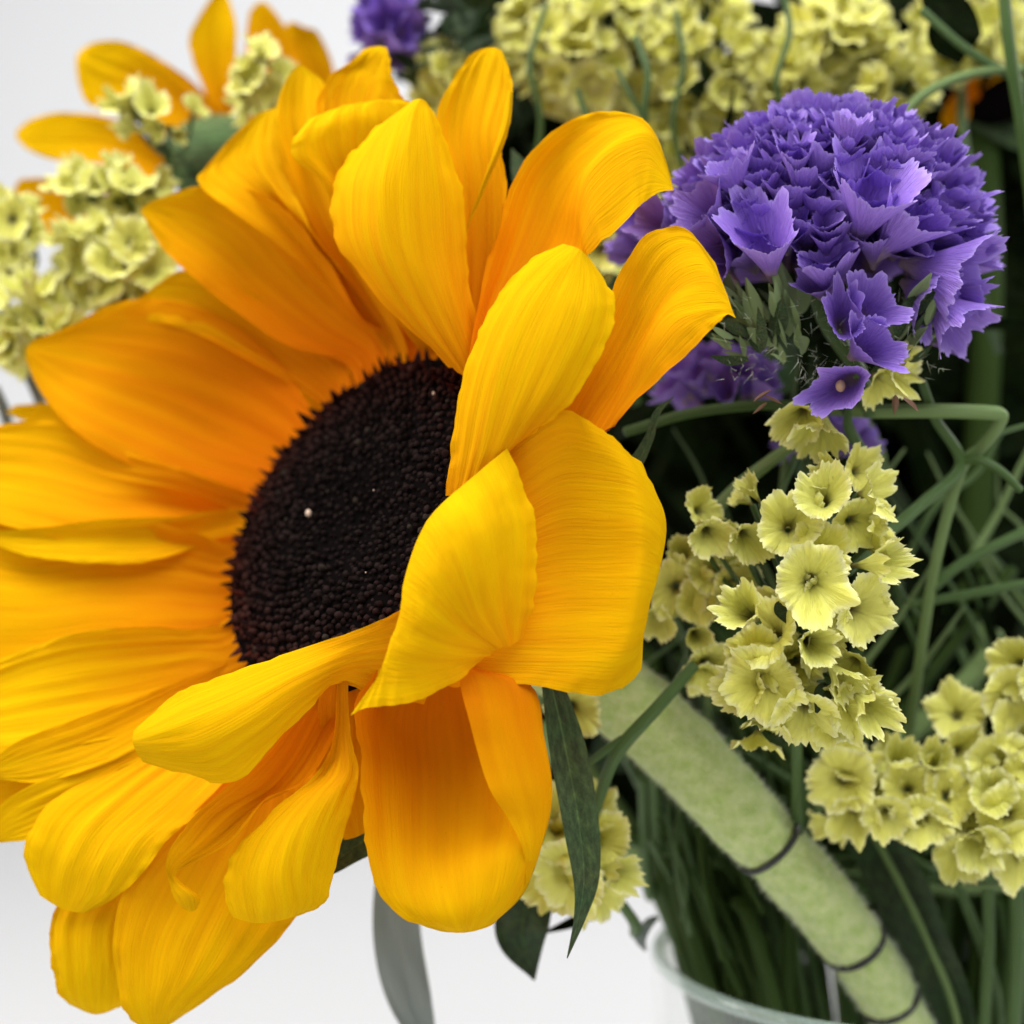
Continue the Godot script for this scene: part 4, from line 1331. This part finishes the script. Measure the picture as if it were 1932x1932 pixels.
func stems_and_leaves():
	rng.seed = 77
	stick("pale thick stem lying level under the purple head, bent at its right end", [[1560, 772, -3.4], [1640, 776, -3.2], [1760, 775, -3.1], [1860, 778, -3.1], [1888, 784, -3.15], [1880, 806, -3.3], [1850, 845, -3.6], [1812, 888, -3.8], [1770, 1040, -4.2], [1745, 1180, -5.0], [1700, 1500, -6.5]], [0.11, 0.13, 0.14, 0.14, 0.14, 0.13, 0.12, 0.12, 0.11, 0.11, 0.11], M.stem_pale)
	stick("green stem crossing from the level stem down to the focused cluster", [[1740, 720, -3.0], [1765, 790, -3.3], [1812, 876, -3.6], [1740, 950, -3.2], [1655, 1022, -2.6], [1600, 1080, -2.0]], [0.08, 0.10, 0.12, 0.12, 0.12, 0.08], M.stem)
	stick("short curved stem end pointing down at the right edge", [[1815, 870, -3.6], [1850, 868, -3.4], [1890, 890, -3.3], [1926, 925, -3.3]], [0.09, 0.09, 0.08, 0.07], M.stem)
	stick("thin stem rising to the right edge beside the level stem", [[1835, 850, -3.7], [1880, 820, -3.7], [1960, 795, -3.8]], [0.06, 0.06, 0.06], M.stem)
	stick("slanting stem below the curved end at the right edge", [[1760, 1110, -4.6], [1820, 1060, -4.5], [1960, 990, -4.4]], [0.10, 0.11, 0.11], M.stem)
	stick("nearly level stem below the slanting one at the right edge", [[1720, 1140, -4.9], [1820, 1122, -4.8], [1970, 1095, -4.7]], [0.09, 0.10, 0.10], M.stem)
	stick("dark stem running level from the right petal to the purple head", [[1180, 815, -3.6], [1300, 780, -3.6], [1440, 764, -3.5], [1560, 772, -3.5]], [0.10, 0.10, 0.10, 0.10], M.stem)
	stick("stem slanting up to the yellow flower under the purple head", [[1330, 980, -4.0], [1400, 912, -3.8], [1470, 858, -3.4], [1530, 815, -2.8]], [0.12, 0.13, 0.12, 0.10], M.stem_pale)
	stick("thin stem rising behind the focused yellow cluster", [[1445, 1020, -3.0], [1470, 940, -3.3], [1500, 860, -3.6]], [0.07, 0.07, 0.07], M.stem)
	stick("forked green stem crossing in front of the downy stalk", [[1310, 1255, -2.6], [1240, 1335, -2.5], [1180, 1400, -2.6], [1150, 1450, -2.8], [1120, 1540, -3.1]], [0.11, 0.12, 0.13, 0.12, 0.10], M.stem)
	stick("short side branch of the fork in front of the downy stalk", [[1175, 1395, -2.62], [1130, 1425, -2.7], [1085, 1460, -3.0]], [0.09, 0.08, 0.07], M.stem)
	stick("upright stem at the top right corner", [[1890, -60, -5.0], [1905, 90, -5.2], [1925, 220, -5.6], [1950, 420, -6.4], [1960, 700, -7.0]], [0.12, 0.13, 0.13, 0.13, 0.13], M.stem)
	stick("stem slanting from the top right leaf to the right edge", [[1740, 20, -6.0], [1820, 90, -5.9], [1900, 140, -5.8], [1990, 190, -5.8]], [0.09, 0.09, 0.10, 0.10], M.stem)
	stick("arched stem over the right shoulder of the purple head", [[1690, 240, -6.0], [1740, 180, -5.8], [1830, 140, -5.7], [1930, 130, -5.8]], [0.10, 0.10, 0.10, 0.09], M.stem_pale)
	stick("stem winding through the top centre yellow flowers", [[1230, 300, -7.0], [1215, 230, -6.6], [1222, 140, -6.4], [1200, 70, -6.6]], [0.08, 0.08, 0.08, 0.07], M.stem)
	stick("side twig of the winding stem at the top centre", [[1218, 225, -6.6], [1190, 180, -6.5], [1165, 130, -6.6]], [0.07, 0.06, 0.05], M.stem)
	stick("green twig rising through the yellow flowers left of the purple head", [[1290, 330, -8.0], [1270, 230, -7.6], [1290, 120, -7.4], [1275, 20, -7.6]], [0.07, 0.07, 0.07, 0.06], M.stem)
	stick("green twig between the flowers above the purple head", [[1480, 230, -7.4], [1465, 150, -7.0], [1490, 60, -7.0], [1475, -30, -7.2]], [0.07, 0.07, 0.07, 0.06], M.stem)
	stick("green twig beside the pale flowers above the arched petal", [[1010, 320, -8.2], [1020, 220, -7.8], [1000, 120, -7.6], [1030, 10, -7.8]], [0.07, 0.07, 0.07, 0.06], M.stem)
	stick("dark twig between the top yellow flowers and the arched petal", [[1120, 260, -6.6], [1105, 215, -6.6], [1090, 170, -6.6]], [0.07, 0.07, 0.06], M.stem)
	stick("vertical green stem at lower right below the yellow sprig", [[1862, 1640, -5.0], [1866, 1760, -5.2], [1860, 1880, -5.6], [1850, 2100, -6.5]], [0.13, 0.13, 0.13, 0.13], M.stem)
	stick("second vertical stem close to the right edge at the bottom", [[1915, 1640, -4.8], [1920, 1760, -5.0], [1915, 1880, -5.4], [1900, 2100, -6.5]], [0.15, 0.16, 0.16, 0.15], M.stem)
	stick("short level twig with a cut end at lower right", [[1815, 1670, -4.4], [1870, 1672, -4.4], [1980, 1670, -4.6]], [0.06, 0.06, 0.06], M.stem_pale)
	blade("broad winged stem running down into the vase at lower right", [[1620, 1540, -6.0], [1690, 1660, -5.8], [1740, 1780, -5.8], [1790, 1900, -6.2], [1830, 2100, -7.2]], [1.0, 1.15, 1.15, 1.05, 0.9], M.leaf, Vector3(-0.35, 0.1, 1), 0.25, "winged_stem", "stem")
	stick("pale rib along the broad winged stem", [[1640, 1560, -5.7], [1700, 1670, -5.5], [1752, 1780, -5.5], [1800, 1900, -5.9], [1840, 2100, -6.9]], [0.07, 0.08, 0.08, 0.08, 0.08], M.stem_pale)
	blade("grey green leaf hanging below the sunflower", [[745, 1560, -5.4], [745, 1680, -5.2], [752, 1790, -5.1], [775, 1890, -5.1], [815, 1990, -5.2]], [0.3, 0.85, 0.98, 0.85, 0.3], M.leaf_grey, Vector3(0.15, 0.1, 1), 0.12)
	blade("dark green leaf tip hanging beside the big petal", [[1015, 1560, -4.6], [1000, 1680, -4.4], [985, 1760, -4.3], [1008, 1850, -4.3]], [0.6, 0.95, 1.05, 0.03], M.leaf, Vector3(-0.2, 0.1, 1), 0.25)
	blade("narrow dark leaf slanting under the hanging yellow flowers", [[1020, 1762, -4.6], [1080, 1740, -4.6], [1130, 1712, -4.7], [1180, 1670, -4.9]], [0.02, 0.22, 0.26, 0.1], M.leaf_dark, Vector3(0, 0.3, 1), 0.2)
	blade("small dry curled leaf hooked over the vase rim", [[1240, 1730, -6.0], [1222, 1745, -5.7], [1210, 1770, -5.6], [1218, 1795, -5.7]], [0.1, 0.22, 0.25, 0.05], M.leaf_grey, Vector3(-0.5, 0.1, 1), 0.4)
	blade("dark round leaf at the top right between the stems", [[1745, -10, -6.6], [1790, 30, -6.5], [1800, 80, -6.5], [1810, 120, -6.6]], [0.3, 1.1, 1.1, 0.1], M.leaf_dark, Vector3(0.1, 0.1, 1), 0.2)
	blade("teal green leaf stem at the left edge under the yellow sprig", [[30, 670, -8.0], [60, 720, -8.0], [90, 790, -8.2]], [0.15, 0.25, 0.25], M.leaf_grey, Vector3(0.3, 0, 1), 0.2)
	blade("thin leaf touching the left edge above the left petals", [[-10, 730, -8.0], [8, 775, -8.0], [20, 820, -8.2]], [0.2, 0.25, 0.2], M.leaf_grey, Vector3(0.3, 0, 1), 0.2)
	# orange petals of a third flower seen through gaps at the top right
	var c := P(1800, 170, -11.0)
	thing("sunflower", "third sunflower glimpsed through gaps at the top right", "sunflower", c)
	var z := -10.5
	petal([[[1820, 200, z], [1840, 190, z], [1850, 180, z]], [[1780, 140, z], [1800, 120, z], [1830, 110, z]], [[1745, 130, z], [1765, 105, z], [1800, 90, z]], [[1740, 110, z], [1745, 105, z], [1750, 100, z]]], 2, 0.0, 0.8)
	petal([[[1820, 160, z], [1830, 170, z], [1840, 160, z]], [[1790, 190, z + 0.1], [1810, 195, z], [1830, 190, z]], [[1775, 225, z + 0.1], [1800, 230, z], [1830, 220, z]], [[1790, 245, z], [1800, 246, z], [1810, 244, z]]], 2, 0.0, 0.8)
	petal([[[1830, 170, z], [1850, 150, z], [1860, 130, z]], [[1830, 100, z], [1850, 90, z], [1880, 95, z]], [[1840, 60, z], [1850, 60, z], [1870, 70, z]]], 1, 0.2, 1.0)
	petal([[[1850, 170, z], [1860, 160, z], [1870, 150, z]], [[1910, 130, z], [1925, 100, z], [1945, 80, z]], [[1960, 70, z], [1965, 60, z], [1970, 50, z]]], 1, 0.2, 1.0)
	var sp := SphereMesh.new()
	sp.radius = 0.012
	sp.height = 0.016
	var o := MeshInstance3D.new()
	o.mesh = sp
	o.name = "disc"
	o.material_override = M.disc
	o.position = P(1850, 180, z - 1.2) - c
	cur.add_child(o)
	tube("stalk", [[1850, 190, z - 1.4], [1860, 600, -11.8], [1820, 1300, -11.5], [1780, 1900, -10.5], [1760, 2300, -9.8]], [0.4, 0.4, 0.4, 0.4, 0.4], M.stem_dark, null, 12)

func inner_foliage():
	# the shaded heart of the bouquet: thin stems gathering into the vase, and dark leaves behind
	rng.seed = 5
	var base := Vector3(0.0825, 0.03, -0.08)
	for i in 92:
		var px := rng.randf_range(1130, 1520) if i % 3 != 0 else rng.randf_range(1760, 2080)
		var py := rng.randf_range(1000, 1600)
		var z := rng.randf_range(-11.0, -7.0)
		var top := P(px, py, z)
		var a := rng.randf_range(-PI - 0.7, 0.3)
		var q := (0.35 + 0.65 * sqrt(rng.randf())) * 0.045
		var rim := Vector3(0.0825 + cos(a) * q, 0.195, -0.08 + sin(a) * q)
		var foot := Vector3(0.0825 - cos(a) * q * 0.5, 0.03, -0.08 - sin(a) * q * 0.6)
		var r := rng.randf_range(0.10, 0.24)
		if i % 4 == 0:
			top = P(rng.randf_range(1150, 1420), rng.randf_range(1380, 1620), rng.randf_range(-7.5, -5.6))
			r = rng.randf_range(0.07, 0.13)
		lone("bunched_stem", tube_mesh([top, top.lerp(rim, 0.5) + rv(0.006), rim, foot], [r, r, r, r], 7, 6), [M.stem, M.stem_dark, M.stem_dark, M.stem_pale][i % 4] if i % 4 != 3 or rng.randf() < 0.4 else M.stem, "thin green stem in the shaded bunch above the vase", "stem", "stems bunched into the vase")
	for i in 70:
		var low := i % 2 == 0
		var px := rng.randf_range(1270, 1500) if low else rng.randf_range(1260, 1930)
		var py := rng.randf_range(1430, 1720) if low else rng.randf_range(760, 1500)
		var z := rng.randf_range(-7.5, -5.4) if low else rng.randf_range(-8.5, -5.6)
		var c := P(px, py, z)
		var d := Vector3(rng.randf_range(-0.55, -0.1), 1.0, rng.randf_range(-0.2, 0.2)) if low else Vector3(rng.randf_range(-0.9, 0.9), 1.0, rng.randf_range(-0.3, 0.3))
		d = d.normalized() * rng.randf_range(0.012, 0.026)
		var r := rng.randf_range(0.045, 0.085)
		lone("thin_twig", tube_mesh([c - d, c - d * 0.3 + rv(0.0018), c + d * 0.4 + rv(0.0018), c + d], [r, r, r * 0.8, r * 0.4], 6, 5), [M.stem, M.stem, M.stem_dark, M.stem_pale][i % 4], "fine green twig tangled among the shaded stems", "twig", "fine twigs among the stems")
	for i in 290:
		var px := rng.randf_range(1050, 2150)
		var py := rng.randf_range(-60, 1650)
		var far := i % 3 != 0
		if i < 22:
			px = rng.randf_range(850, 1070)
			py = rng.randf_range(-60, 380)
			far = true
		if i >= 210:
			px = 1080.0 + 120.0 * (i % 9) + rng.randf_range(-40, 40)
			py = 180.0 + 165.0 * ((i - 210) / 9) + rng.randf_range(-50, 50)
			far = true
		var z := rng.randf_range(-16.0, -12.0) if far else rng.randf_range(-11.5, -6.5)
		if py < 360:
			z = rng.randf_range(-15.0, -11.5)
		if i >= 210:
			z = rng.randf_range(-17.5, -15.5)
		elif py > 1400:
			px = rng.randf_range(1300, 2150)
		var d := Vector3(rng.randf() - 0.5, rng.randf() - 0.2, (rng.randf() - 0.5) * 0.4).normalized()
		var c := P(px, py, z)
		var ln := rng.randf_range(0.022, 0.034)
		var up := (Vector3(0, 0.25, 1) + rv(0.5)).normalized()
		var w := rng.randf_range(2.0, 3.4) if far else rng.randf_range(0.15, 0.5)
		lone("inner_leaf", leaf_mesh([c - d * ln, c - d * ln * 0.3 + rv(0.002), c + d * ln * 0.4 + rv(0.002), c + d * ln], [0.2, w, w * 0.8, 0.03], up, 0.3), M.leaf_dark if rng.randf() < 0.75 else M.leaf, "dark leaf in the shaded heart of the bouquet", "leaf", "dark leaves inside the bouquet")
